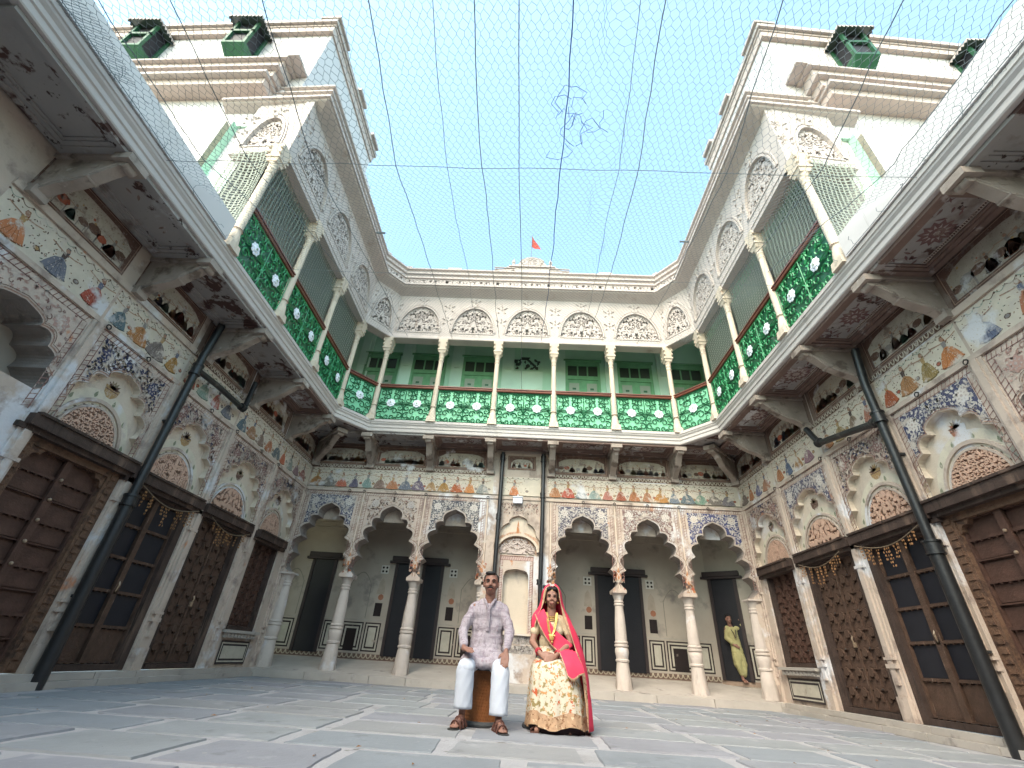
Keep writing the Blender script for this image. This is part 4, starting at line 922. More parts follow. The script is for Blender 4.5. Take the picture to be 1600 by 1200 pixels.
for i, (A, B) in enumerate(zip(CP, CP[1:])):
    A, B = Vector(A), Vector(B); d = B-A; L = d.length; rz = math.atan2(d.y, d.x); n_ = Vector((d.y, -d.x)).normalized()
    k = max(1, round(L/1.5)); s_ = L/k
    for j in range(k):
        c = A+d*((j+.5)/k)+n_*.155; key = ('f', round(s_, 2))
        if key not in _lun:
            g = G(); hw = s_/2
            def sol(x, z):
                if abs(x) > hw-.06: return True
                t = (x+hw)/.5; a = abs(nz(x*9, z*9, 6)); return a > .11 or z < .02 or z > .25 or abs(((t % 1)-.5)*.5) < .03*(z > .1)
            plate(lambda x, z: 0 < z < .30, sol, -hw, hw, 0, .30, .0185, 0, .03, g); g.box(-hw, hw, .06, .08, 0, .3, 1); _lun[key] = g.mesh('carved_frieze', ['white_trim', 'hole_dark'])
        link('carved_frieze', _lun[key], GA, (c.x, c.y, 9.705), rz)
        g = G(); g.box(-.20, .20, -.03, .22, 10.405, 10.47); g.box(-.17, .17, -.05, .20, 10.34, 10.404)
        m_ = A+d*(j/k)+n_*.17
        if j > 0 or i > 0: link('merlon_block', g.mesh('merlon_block', 'white_trim'), GA, (m_.x, m_.y, 0), rz)
# crest over the middle of the back parapet
ccx = (CX[2]+CX[3])/2; g = G()
cr = [(-1.12, 10.40), (-1.12, 10.47), (-1.0, 10.52), (-.86, 10.50), (-.80, 10.58), (-.66, 10.66), (-.58, 10.66), (-.50, 10.72), (-.42, 10.72), (-.36, 10.84), (-.26, 10.93), (-.13, 10.99), (0, 11.01)]
cr = cr+[(-x, z) for x, z in cr[-2::-1]]
g.prism(cr[::-1], lambda p, w: (p[0], w, p[1]), 0, .16)
for sx in (-1, 1):
    g.lathe([(.05, 10.66), (.06, 10.72), (.03, 10.78), (.06, 10.84), (.05, 10.89), (.012, 10.97), (.004, 11.02)], 8, sx*.56, .05)
    for z_ in (10.47, 10.55): g.box(sx*.82-.3, sx*.82+.3, -.04, 0, z_-.02, z_)
g.box(-.7, .7, -.05, 0, 10.60, 10.63); g.tube([(x, -.02, z) for x, z in arc(.36, 14, 0, 10.62)], .022, 5); g.tube([(x, -.02, z) for x, z in cr[9:16]], .022, 5)
crest = link('crest', g.mesh('crest', 'white_trim'), GA, (ccx+.06, 9.60, 0))
g = G(); plate(lambda x, z: z > 0 and math.hypot(x, z) < .34, pat_vine(6, 17, .12), -.35, .35, 0, .35, .014, -.03, .03, g); link('carved_relief', g.mesh('carved_relief', 'white_trim'), crest, (0, 0, 10.63))
fl = thing('flag', 'small red triangular flag on a thin pole above the crest of the back parapet', 'flag', (ccx+.02, 9.66, 11.0)); g = G(); g.tube([(0, 0, 0), (0, 0, 1.12)], .010, 5); g.build('pole', 'wire', fl)
g = G(); pts = []
for i in range(8):
    t = i/7; pts.append(((0+.22*t, .03*math.sin(5*t), 1.10-.50*t), (.0+.30*t, .05*math.sin(5*t+.5), .62-.20*t*1.2 if t < .9 else .42)))
vs = [p for q_ in pts for p in q_]; g.add(vs, [(2*i, 2*i+1, 2*i+3, 2*i+2) for i in range(7)]); g.build('cloth', 'flag_red', fl)
for sx, xx in ((1, -4.02), (-1, 3.80)):   # rain spouts
    g = G(); g.tube([(0, 0, 0), (sx*.22, 0, 0)], .025, 6); g.build('rain_spout', 'wire', GA).location = (xx, 7.6, 9.58)

# rooms behind the gallery columns
RM = thing('gallery_room_wall', 'green wall with panelled doors behind the gallery columns', 'wall'); W = G(); yb = 10.9
W.box(-6, 6, yb, yb+.1, 5.34, 9.3); W.box(-6, 6, 9.95, yb, 9.0, 9.1, 1); W.build('wall', ['green_wall', 'corridor_wall'], RM)
g = G()
for xx in [-4.9]+[-3.62+1.497*i for i in range(6)]: g.box(xx-.17, xx+.17, yb-.06, yb, 5.34, 9.0); g.box(xx-.08, xx+.08, yb-.09, yb-.061, 7.7, 8.95)
g.build('pilaster', 'green_pale', RM)
def gdoor(M, u, w=1.0):
    D = link('door', None, RM); D.matrix_local = M @ Matrix.Translation((u, 0, 5.36)); g = G()
    for a in (-w/2, w/2-.07): g.box(a, a+.07, -.06, -.001, 0, 2.75)
    g.box(-w/2+.07, w/2-.07, -.06, -.001, 2.12, 2.24); g.box(-w/2+.07, w/2-.07, -.06, -.001, 2.60, 2.75); g.box(-.04, .04, -.045, -.001, 0, 2.119)
    g.box(-.16, -.12, -.04, -.001, 2.24, 2.60); g.box(.12, .16, -.04, -.001, 2.24, 2.60); g.box(-w/2-.05, w/2+.05, -.09, -.001, 2.751, 2.80); g.build('frame', 'green_door', D)
    g = G(); g.box(-w/2+.07, w/2-.07, -.03, -.002, 0, 2.119); g.build('leaf', 'green_door', D)
    g = G(); g.box(-.14, .14, -.045, -.031, 0, .34); g.box(-.05, .05, -.05, -.0451, .12, .18, 1); pm = g.mesh('panel', ['panel_grey', 'green_line'])
    for x in (-w/4-.0, w/4): 
        for z in (.2, 1.0, 1.66): link('panel', pm, D, (x, 0, z))
    g = G(); g.box(-w/2+.07, w/2-.07, -.02, -.003, 2.241, 2.599); g.build('pane', 'glass_dark', D)
MBr = Matrix.Translation((0, yb, 0))
for i in range(5):
    if i != 2: gdoor(MBr, -2.95+1.497*i)
gdoor(MBr, -4.35); gdoor(MBr, 4.5)
g = G(); g.box(-.5, .5, -.04, 0, 7.0, 7.7); g.build('wall_panel', 'green_pale', RM).location = (ccx, yb, 0)
g = G(); plate(lambda x, z: True, lambda x, z: nz(x*9, z*9, 4) > .05, -.42, .42, 0, .42, .03, 0, .02, g); link('carved_relief', g.mesh('carved_relief', 'glass_dark'), RM, (ccx, yb-.03, 7.78))
for nm, Mx, s_ in (('left', Matrix.Translation((-5.75, 0, 0)) @ Matrix.Rotation(PI/2, 4, 'Z'), 1), ('right', Matrix.Translation((5.6, 0, 0)) @ Matrix.Rotation(-PI/2, 4, 'Z'), -1)):
    g = G(); ys = [4.5, 5.97, 7.52, 9.07, 10.9]
    for a, b in zip(ys, ys[1:]):
        u0, u1 = sorted((s_*a, s_*b)); cx = (u0+u1)/2; w = .92; o = [(cx-w/2, 5.36)]+arc(w/2, 16, cx, 7.3, 180, 0, 1.2)+[(cx+w/2, 5.36)]
        ring(g, o, u0, u1, 5.36, 8.9, 0, y2=.14, cx=cx, cz=5.36); arch_band(g, w/2+.02, w/2+.07, cx, 7.3, -.03, 0, 1.2, 16, 1)
        g.add([(u0, .14, 5.3), (u1, .14, 5.3), (u1, .14, 8.9), (u0, .14, 8.9)], [(0, 1, 2, 3)], 2)
    lo, hi = sorted((s_*4.6, s_*10.9)); g.box(lo, hi, -1.05, 0, 8.9, 9.0, 1)
    RS = thing('gallery_side_wall', 'green arched wall seen through the netting on the %s of the court' % nm, 'wall'); o = g.build('wall', ['green_wall', 'green_pale', 'corridor_wall'], RS); o.matrix_local = Mx

# fine nets hung in the side bays
nl = {'L': ['frontmost bay of the left gallery', 'middle side bay of the left gallery', 'third side bay of the left gallery beside the corner'], 'R': ['frontmost bay of the right gallery', 'middle side bay of the right gallery', 'third side bay of the right gallery beside the corner']}
def netsheet(A, B, z0, z1, lab, mt='bay_net', sag=.05, sub=10):
    A, B = Vector(A), Vector(B); d = B-A; n_ = Vector((d.y, -d.x)).normalized(); mid = (A+B)/2; g = G(); q = random.Random(int(A.y*10)); ph = q.uniform(0, 3); vs = []
    for i in range(sub+1):
        for j in range(sub+1):
            u, v = i/sub, j/sub; vs.append(((u-.5)*d.length, sag*math.sin(PI*u)*math.sin(PI*v)+.02*math.sin(7*u+ph+3*v), z0+(z1-z0)*v))
    g.add(vs, [(i*(sub+1)+j, (i+1)*(sub+1)+j, (i+1)*(sub+1)+j+1, i*(sub+1)+j+1) for i in range(sub) for j in range(sub)])
    o = link('bird_net', g.mesh('bird_net', mt, True), None, (mid.x, mid.y, 0), math.atan2(d.y, d.x)); o['label'] = 'fine bird net filling the '+lab; o['category'] = 'net'; o['group'] = 'nets hung in the gallery bays'
for k in range(3):
    a, b = Vector(colL[k]), Vector(colL[k+1]); netsheet(a+Vector((-.06, .07)), b+Vector((-.06, -.07)), 6.42, 7.83, nl['L'][k])
    a, b = Vector(colR[k]), Vector(colR[k+1]); netsheet(b+Vector((.06, -.07)), a+Vector((.06, .07)), 6.42, 7.83, nl['R'][k])
netsheet((-5.3, 4.46), (-4.52, 4.40), 5.5, 7.83, 'end arch of the left gallery', 'pale_net', .12); netsheet((4.33, 4.36), (5.2, 4.44), 5.5, 7.83, 'end arch of the right gallery', 'pale_net', .12)

# ================================================================== roofs and upper storeys either side
def wing(sgn, name):
    """end wall facing the camera, third storey block, cornices and hanging windows; x mirrored by sgn"""
    T = thing('upper_storey', 'white upper storey with green hanging windows rising at the %s of the court' % name, 'building')
    k = .032 if sgn < 0 else .075; y0 = 4.62; X = lambda x: sgn*x
    def bx(a, b, ya, yb_, z0, z1, nm, m):
        g = G(); 
        def Y(x, y): return y+(abs(x)-5)*k
        g.add([(X(a), Y(a, ya), z0), (X(b), Y(b, ya), z0), (X(b), Y(b, yb_), z0), (X(a), Y(a, yb_), z0), (X(a), Y(a, ya), z1), (X(b), Y(b, ya), z1), (X(b), Y(b, yb_), z1), (X(a), Y(a, yb_), z1)],
              [(0, 3, 2, 1), (4, 5, 6, 7), (0, 1, 5, 4), (1, 2, 6, 5), (2, 3, 7, 6), (3, 0, 4, 7)]); return g.build(nm, m, T)
    bx(5.30, 14, y0, 11, 5.40, 10.35, 'end_wall', 'white_wall')
    bx(5.301, 14, y0-.006, y0-.001, 5.40, 7.55, 'dado_band', 'green_pale')
    bx(4.98, 14, y0, 7.75, 10.35, 13.2, 'end_wall', 'white_wall')
    bx(4.92, 14, y0-.12, 7.80, 13.08, 13.16, 'cornice', 'pink_stone'); bx(4.88, 14, y0-.18, 7.84, 13.161, 13.30, 'cornice', 'white_trim'); bx(4.94, 14, y0-.10, 7.79, 12.86, 13.079, 'cornice', 'pink_stone'); bx(4.82, 5.3, y0-.20, y0+.5, 13.301, 13.38, 'merlon_block', 'white_trim')
    for yy in (6.0, 7.2): bx(4.80, 5.2, yy, yy+.5, 13.301, 13.40, 'merlon_block', 'white_trim')
    bx(4.98, 5.4, 7.751, 8.3, 9.5, 12.3, 'end_wall', 'white_wall')
    # second cornice: coved eave with frieze above, and its return
    bx(5.45, 14, y0-.42, y0-.001, 10.18, 10.26, 'cornice', 'white_trim'); bx(5.5, 14, y0-.30, y0-.002, 9.98, 10.179, 'cornice', 'pink_stone'); bx(5.4, 14, y0-.30, y0-.003, 10.261, 10.48, 'cornice', 'pink_stone')
    bx(5.3, 14, y0-.40, y0-.002, 10.481, 10.54, 'cornice', 'white_trim'); bx(5.3, 14, y0-.34, y0-.003, 10.541, 10.78, 'cornice', 'pink_stone'); bx(5.2, 14, y0-.42, y0-.002, 10.781, 10.84, 'cornice', 'white_trim')
    bx(4.98, 5.25, y0-.42, y0-.004, 10.841, 10.90, 'merlon_block', 'white_trim')
    # hanging windows
    def hang(xc, w, z0, h, dp=.5):
        yy = y0+(abs(xc)-5)*k; Wd = link('window', None, T, (X(xc), yy, z0)); g = G(); a = w/2
        g.add([(-a*.7, -.05, 0), (a*.7, -.05, 0), (a*.7, 0, 0), (-a*.7, 0, 0), (-a, -dp, .35), (a, -dp, .35), (a, 0, .35), (-a, 0, .35)], [(0, 3, 2, 1), (0, 1, 5, 4), (1, 2, 6, 5), (3, 0, 4, 7)])
        g.box(-a, a, -dp, 0, .351, .42)
        for px_ in (-a, a-.06):
            for py_ in (-dp, -.06): g.box(px_, px_+.06, py_, py_+.06, .421, h)
        g.box(-a, a, -dp, -dp+.05, .421+(h-.42)*.48, .421+(h-.42)*.56); g.build('frame', 'green_dark', Wd)
        g = G(); g.box(-a+.06, a-.06, -dp+.06, -.05, .43, h-.02); g.build('glass', 'navy_glass', Wd)
        g = G(); e = .13
        g.add([(-a-e, -dp-e, h-.06), (a+e, -dp-e, h-.06), (a+e, 0, h-.06), (-a-e, 0, h-.06), (-a*.8, -dp*.7, h+.22), (a*.8, -dp*.7, h+.22), (a*.8, 0, h+.22), (-a*.8, 0, h+.22)], [(0, 3, 2, 1), (4, 5, 6, 7), (0, 1, 5, 4), (1, 2, 6, 5), (3, 0, 4, 7)])
        g.build('awning', 'glass_dark', Wd); g = G()
        n = 9
        for i in range(n): x = -a-e+(i+.5)*(2*a+2*e)/n; g.add([(x-.05, -dp-e, h-.06), (x+.05, -dp-e, h-.06), (x, -dp-e, h-.15)], [(0, 1, 2)])
        for sx in (-1, 1):
            for i in range(7): y_ = -dp-e+(i+.5)*(dp+e)/7; g.add([(sx*(a+e), y_-.05, h-.06), (sx*(a+e), y_+.05, h-.06), (sx*(a+e), y_, h-.15)], [(0, 1, 2)])
        g.build('fringe', 'white_trim', Wd)
    hang(6.72, .52, 11.25, 1.42, .40); hang(9.15 if sgn < 0 else 9.6, .52, 11.25, 1.42, .40)
    bx(4.45, 14, -3.4, y0-.5, 5.341, 5.378, 'terrace_floor', 'platform_stone')
wing(-1, 'left'); wing(1, 'right')
g = G(); g.box(-6, 6, -3.4, -3.1, 0, 5.4); g.build('entrance_wall', 'plaster', None, label='plain plastered entrance wall closing the court', category='wall')
# ================================================================== chicken wire net over the court
def netz(x, y):
    b = 5.36+(.39*(y-3.0) if y > 3 else -.02*(3-y)); return b+.035*math.sin(x*1.1+.6)*math.sin(y*.9)-.05*math.cos(x/4.5*PI/2)
NT = thing('wire_netting', 'hexagonal chicken wire stretched over the open court on long support wires', 'netting')
def hexnet(x0, x1, y0, y1, cw, zf, rad, name, matname, parent, jit=.12):
    ch = cw*.86; nx = int((x1-x0)/cw); ny = int((y1-y0)/ch); rs = np.random.RandomState(4)
    # two vertices (bottom, top of the straight side) per cell corner column
    pts = {}; E = []
    def vtx(i, j, k):
        q = (i, j, k)
        if q not in pts:
            x = x0+(i+.5*(j % 2))*cw; y = y0+j*ch+(k*ch*.38); 
            dx = .22*cw*math.sin(y*1.7+x*.8)+cw*.6*math.sin(y*.55+1.3*x*.4); dy = .2*cw*math.sin(x*1.9+y)
            fold = .10*math.exp(-((x-.5-.08*y)/.12)**2)*math.sin(y*3); pts[q] = (x+dx+fold+rs.uniform(-jit, jit)*cw, y+dy+rs.uniform(-jit, jit)*cw)
        return q
    for j in range(ny):
        for i in range(nx):
            a = vtx(i, j, 0); b = vtx(i, j, 1); E.append((a, b))
            if j+1 < ny:
                if j % 2 == 0: E.append((b, vtx(i, j+1, 0))); (i > 0) and E.append((b, vtx(i-1, j+1, 0)))
                else: E.append((b, vtx(i, j+1, 0))); (i+1 < nx) and E.append((b, vtx(i+1, j+1, 0)))
    keys = list(pts); idx = {k: n for n, k in enumerate(keys)}; V = np.array([(pts[k][0], pts[k][1], zf(*pts[k])) for k in keys]); E = np.array([(idx[a], idx[b]) for a, b in E])
    A, B = V[E[:, 0]], V[E[:, 1]]; d = B-A; d /= np.linalg.norm(d, axis=1)[:, None]+1e-9; s = np.cross(d, [0, 0, 1.]); s /= np.linalg.norm(s, axis=1)[:, None]+1e-9; t = np.cross(s, d)
    off = [s*rad, (-.5*s+.87*t)*rad, (-.5*s-.87*t)*rad]; vv = np.stack([A+off[0], A+off[1], A+off[2], B+off[0], B+off[1], B+off[2]], 1).reshape(-1, 3)
    n = len(A); base = (np.arange(n)*6)[:, None, None]; F = (base+np.array([[0, 1, 4, 3], [1, 2, 5, 4], [2, 0, 3, 5]])).reshape(-1, 4)
    me = bpy.data.meshes.new(name); me.vertices.add(len(vv)); me.vertices.foreach_set('co', vv.ravel()); me.loops.add(F.size); me.loops.foreach_set('vertex_index', F.ravel().astype(np.int32))
    me.polygons.add(len(F)); me.polygons.foreach_set('loop_start', np.arange(len(F), dtype=np.int32)*4); me.polygons.foreach_set('loop_total', np.full(len(F), 4, dtype=np.int32)); me.update(calc_edges=True)
    me.materials.append(MATS[matname]); o = link(name, me, parent); o['kind'] = 'stuff'; return o
hexnet(-4.40, 4.22, .9, 9.62, .074, netz, .0020, 'hexagonal_mesh', 'wire', NT)
# a torn flap of netting folded over the left parapet
g = G(); q = random.Random(2)
for i in range(26):
    for j in range(30):
        x, y = -4.35+.02*i, 1.35+.028*j; x2 = x+.01*(j % 2)
        if i/26 < 1-.5*abs(j/30-.4): g.tube([(x2, y, netz(x, y)-.03-.010*i), (x2+.010, y+.014, netz(x, y)-.03-.010*i)], .0012, 3, cap=False); g.tube([(x2+.010, y+.014, netz(x, y)-.03-.01*i), (x2+.02, y, netz(x, y)-.04-.01*i)], .0012, 3, cap=False)
g.build('folded_flap', 'wire', NT, kind='stuff')
def wirepath(x0, x1, y1, z1, seed, amp=.035, y0=.6, rad=.004, m_='wire'):
    q = random.Random(seed); pts = []; n = 34; dx = 0
    for i in range(n+1):
        t = i/n; y = y0+(y1-y0)*t; dx = dx*.7+q.uniform(-amp, amp); e = min(1, 4*(1-t))
        z = netz(x0, y)-.02; z = z+(z1-netz(x0, y1))*max(0, (t-.6)/.4)
        pts.append((x0+(x1-x0)*t+dx*e, y, z+q.uniform(-.01, .01)))
    g = G(); g.tube(pts, rad, 5); return g.build('support_wire', m_, NT)
for k, (a, b, y1, z1) in enumerate(((-3.95, -3.9, 5.2, 6.3), (-3.2, -3.7, 9.5, 7.8), (-2.3, -3.37, 9.7, 7.94), (-1.42, -2.13, 9.7, 7.9), (-.90, -1.4, 9.7, 7.95), (-.56, -.86, 9.7, 8.0), (-.22, -.19, 9.75, 6.45), (.74, 1.35, 9.7, 7.95), (.96, 1.57, 9.7, 8.0), (1.85, 2.86, 9.7, 8.0), (2.75, 4.05, 9.4, 7.9), (3.7, 3.9, 5.4, 6.3))):
    wirepath(a, b, y1, z1, 100+k, .014 if k != 6 else .003, .6, .0034 if k in (4, 7) else .005)
wirepath(.26, .29, 9.7, 7.96, 140, .018, .6, .006, 'wire_blue')
for (y, z, lab) in ((3.05, 5.36, 0), (5.75, 6.36, 1)):
    q = random.Random(int(y*9)); g = G(); g.tube([(-4.42+8.65*i/24, y+q.uniform(-.01, .01), z-.10*math.sin(PI*i/24)*0-.02+q.uniform(-.008, .008)) for i in range(25)], .0034, 5); g.build('cross_wire', 'wire', NT)
g = G(); q = random.Random(12)      # tangle of loose wire
for k in range(9):
    c = (.34+q.uniform(-.15, .25), 2.55+q.uniform(-.35, .25)); pts = []; a = q.uniform(0, 6)
    for i in range(8): pts.append((c[0]+q.uniform(.05, .2)*math.cos(a+i*.5), c[1]+q.uniform(.05, .2)*math.sin(a+i*.5), netz(*c)+q.uniform(-.03, .03)))
    g.tube(pts, .0028, 4)
g.build('wire_tangle', 'wire_blue', NT)
for sx, xx in ((1, -4.35), (-1, 4.16)):   # frayed ends of wire along the parapets
    g = G(); q = random.Random(20+sx)
    for i in range(14):
        y = 1.4+i*.36+q.uniform(-.1, .1); z = 5.36; pts = [(xx, y, z)]
        for k in range(4): pts.append((pts[-1][0]+sx*q.uniform(.0, .04), pts[-1][1]+q.uniform(-.06, .06), pts[-1][2]+q.uniform(-.02, .07)))
        g = G(); g.tube(pts, .003, 4); g.build('wire_end', 'wire', NT)
    g = G(); pts = [(xx+sx*.012, 1.2+.3*i, 5.385+q.uniform(-.01, .015)) for i in range(11)]; g.tube(pts, .005, 4); g.build('edge_wire', 'wire', NT)

# ================================================================== drainpipes
def pipe(name, lab, runs, socks, straps=()):
    T = thing(name, lab, 'drainpipe'); g = G()
    for pts, r_ in runs: g = G(); g.tube(pts, r_, 14); smooth_angle(g.build('pipe', 'pipe_black', T), 50)
    for (p, r_, h, ax) in socks:
        sg_ = G(); d = {'z': Vector((0, 0, 1)), 'y': Vector((0, 1, 0))}[ax]; a = Vector(p)-d*h/2; b = Vector(p)+d*h/2; sg_.tube([a, b], r_, 14); sg_.tube([a-d*.012, a+d*.012], r_*1.12, 14); sg_.tube([b-d*.012, b+d*.012], r_*1.12, 14)
        smooth_angle(sg_.build('collar', 'pipe_black', T), 40)
    if straps:
        for (x0, x1, y0, y1, z) in straps: g = G(); g.box(x0, x1, y0, y1, z, z+.03); g.build('strap', 'iron', T)
    return T
xl, xr = XL+.14, XR-.14
pipe('drainpipe', 'thick black drainpipe with an elbow branch running down the left wall between the doors',
     [([(xl, 5.74, 0), (xl, 5.74, 2.05)], .075), ([(xl, 5.74, 2.0), (xl, 5.74, 4.40), (xl+.05, 5.74, 5.0)], .056), ([(xl, 5.74, 4.13), (xl, 6.3, 4.16), (xl, 7.02, 4.16), (xl, 7.12, 4.22), (xl, 7.14, 4.75)], .045)],
     [((xl, 5.74, 2.06), .085, .12, 'z'), ((xl, 5.74, 4.12), .072, .16, 'z'), ((xl, 7.06, 4.17), .06, .08, 'y')], [(XL, xl, 5.70, 5.78, .9), (XL, xl, 5.70, 5.78, 3.2)])
pipe('drainpipe', 'thick black drainpipe with a sloping side branch running down the right wall between the doors',
     [([(xr, 5.72, 0), (xr, 5.72, 2.0)], .078), ([(xr, 5.72, 1.95), (xr, 5.72, 4.35), (xr-.02, 5.62, 4.9)], .056), ([(xr, 5.72, 3.72), (xr, 6.4, 3.86), (xr, 7.02, 3.98), (xr, 7.12, 4.05), (xr, 7.30, 4.36)], .05)],
     [((xr, 5.72, 2.0), .09, .14, 'z'), ((xr, 5.72, 3.78), .08, .14, 'z'), ((xr, 5.80, 3.75), .065, .08, 'y'), ((xr, 7.08, 4.0), .062, .08, 'y')], [(xr, XR, 5.68, 5.76, .9), (xr, XR, 5.68, 5.76, 3.2)])
for k, (x0, x1) in enumerate(((-.57, -.60), (.44, .40))):
    pipe('drainpipe', 'straight black drainpipe on the back wall behind the %s' % ('seated man' if k == 0 else 'seated woman'), [([(x0, 10.42, 4.95), (x0, 10.42, 3.5), (x1, 10.42, .13)], .048)],
         [((x0, 10.42, 4.82), .06, .12, 'z'), ((x0-.005, 10.42, 3.35+.55*k), .058, .10, 'z'), ((x1, 10.42, 2.0), .058, .08, 'z')])

g = G()     # iron rings along the frieze
def rings(M, us, nm, z=3.83):
    for u in us:
        g = G(); n = 10; g.tube([(.03*math.cos(2*PI*i/n), -.04, -.03+.03*math.sin(2*PI*i/n)) for i in range(n+1)], .007, 5); g.tube([(0, 0, 0), (0, -.05, 0)], .008, 5)
        o = link('wall_ring', g.mesh('wall_ring', 'iron'), nm); o.location = (u, -.03, z)
rings(None, [-4.2, -3.85, -3.1, -2.35, -1.6, -.86, 1.4, 2.13, 2.9, 3.63, 4.3], TB); rings(None, [4.3, 5.0, 5.8, 6.5, 7.3, 8.2, 8.93], TL); rings(None, [-4.35, -5.1, -5.8, -6.5, -7.3, -8.2, -8.9], TR)

# ================================================================== people
mat('skin', (.225, .115, .085), rough=.55, spec=.35, var=.06); mat('skin2', (.28, .15, .11), rough=.55, spec=.35, var=.06); mat('hair', (.012, .010, .010), rough=.5)
mat('white_cotton', (.50, .545, .63), rough=.9, var=.06, vscale=9, bump=.35, bscale=10); mat('leather', (.10, .045, .035), rough=.5); mat('sole', (.03, .03, .03))
mat('eye', (.20, .17, .15), rough=.3); mat('lip', (.28, .10, .08), rough=.5); mat('gold', (.55, .36, .12), rough=.4, metal=.5); mat('bangle', (.45, .04, .06), rough=.3)
mat('pink_cloth', (.66, .042, .095), rough=.75, var=.10, vscale=6, bump=.2, bscale=14); mat('cane', (.22, .085, .03), rough=.45, var=.35, vscale=20, spec=.5); mat('cane_base', (.06, .065, .07), rough=.7)
mat('under_cloth', (.025, .012, .015)); mat('kurta_yellow', (.34, .31, .15), rough=.85, var=.12, vscale=9)
mat('gold_border', (.46, .30, .19), rough=.7, var=.3, vscale=30, stains=[((.20, .10, .05), 34, .56, .04, None), ((.60, .47, .32), 26, .60, .05, None)])
mat('blouse', (.55, .46, .32), rough=.7, var=.15, vscale=25, stains=[((.42, .26, .14), 30, .6, .05, None)])
mat('lehenga', (.58, .53, .43), rough=.75, var=.06, vscale=8, stains=[((.27, .21, .09), 24, .545, .02, None), ((.50, .26, .10), 30, .58, .02, None), ((.46, .10, .04), 13, .60, .012, None), ((.60, .40, .22), 26, .66, .02, (1, 1, 1.5))])
mat('kurta_print', (.33, .30, .335), rough=.9, var=.10, vscale=14, bump=.5, bscale=14, stains=[((.24, .205, .24), 16, .54, .05, (3, 3, .4)), ((.25, .215, .25), 16, .55, .05, (.4, .4, 3)), ((.26, .19, .23), 42, .60, .03, None)])
def organic(name, blobs, m_, parent, voxel=.008, it=5, off=(0, 0, 0)):
    """one continuous skin grown round tapered chains and ellipsoids: ('c', [(x,y,z,r)..]) / ('e', centre, radii)"""
    g = G()
    for b in blobs:
        if b[0] == 'c':
            P_ = b[1]; fx, fy = (b[2] if len(b) > 2 else (1, 1))
            for i in range(len(P_)): x, y, z, r_ = P_[i]; g.ball((x, y, z), r_, 12, 8, 0, (fx, fy, 1))
            for (p, q) in zip(P_, P_[1:]):
                a, c = Vector(p[:3]), Vector(q[:3]); n = max(2, int((c-a).length/(min(p[3], q[3])*.45)))
                for i in range(1, n): t = i/n; v = a.lerp(c, t); g.ball(v, p[3]+(q[3]-p[3])*t, 10, 6, 0, (fx, fy, 1))
        else: g.ball(b[1], 1, 14, 10, 0, b[2])
    me = g.mesh(name, m_); o = bpy.data.objects.new(name, me); COL.objects.link(o)
    md = o.modifiers.new('r', 'REMESH'); md.mode = 'VOXEL'; md.voxel_size = voxel; ms = o.modifiers.new('s', 'SMOOTH'); ms.factor = .6; ms.iterations = it
    dg = bpy.context.evaluated_depsgraph_get(); dg.update(); m2 = bpy.data.meshes.new_from_object(o.evaluated_get(dg)); bpy.data.objects.remove(o); m2.name = name
    if not m2.materials: m2.materials.append(MATS[m_])
    m2.polygons.foreach_set('use_smooth', [True]*len(m2.polygons)); m2.transform(Matrix.Translation(Vector(off))); o = link(name, m2, parent); return o
def crinkle(o, amp, sc, seed=0, z1=99):
    vs = o.data.vertices; NN = [v.normal.copy() for v in vs]; CC = [v.co.copy() for v in vs]; out = []
    for c, n in zip(CC, NN): out.extend(c+n*(amp*(nz(c.x*sc, c.y*sc, c.z*sc*.6+seed)+.5*nz(c.x*sc*2.3, c.y*sc*2.3, c.z*sc*1.5+seed))))
    vs.foreach_set('co', out); o.data.update()
def hand(w, d, palm, up, thumb, s=1.0, curl=.5, r=.0085):
    """palm from wrist w along d, fingers curling toward -palm normal"""
    w, d, up, th = Vector(w), Vector(d).normalized(), Vector(up).normalized(), Vector(thumb).normalized(); B = []
    side = th-d*th.dot(d); side.normalize(); c = w+d*.045*s
    B.append(('c', [(*(w), .026*s), (*(w+d*.03*s+side*.012*s), .021*s), (*(w+d*.075*s+side*.022*s), .015*s)])); B.append(('c', [(*(w), .024*s), (*(w+d*.07*s), .016*s)])); B.append(('c', [(*(w+d*.02*s-side*.01*s), .020*s), (*(w+d*.065*s-side*.024*s), .014*s)]))
    for k, (o_, L) in enumerate(((.030, .066), (.010, .075), (-.010, .070), (-.029, .054))):
        b = w+d*.078*s+side*o_*s; d1 = (d-up*curl*.3).normalized(); d2 = (d-up*curl).normalized(); d3 = (d-up*curl*1.7).normalized(); L *= s
        p1 = b+d1*L*.45; p2 = p1+d2*L*.32; p3 = p2+d3*L*.25; B.append(('c', [(*b, r*s*1.1), (*p1, r*s), (*p2, r*s*.92), (*p3, r*s*.8)]))
    t0 = w+side*.025*s+d*.018*s; t1 = t0+(side*.7+d*.6)*.032*s; t2 = t1+(side*.25+d)*.03*s; B.append(('c', [(*t0, .013*s), (*t1, .0105*s), (*t2, .009*s)]))
    return B
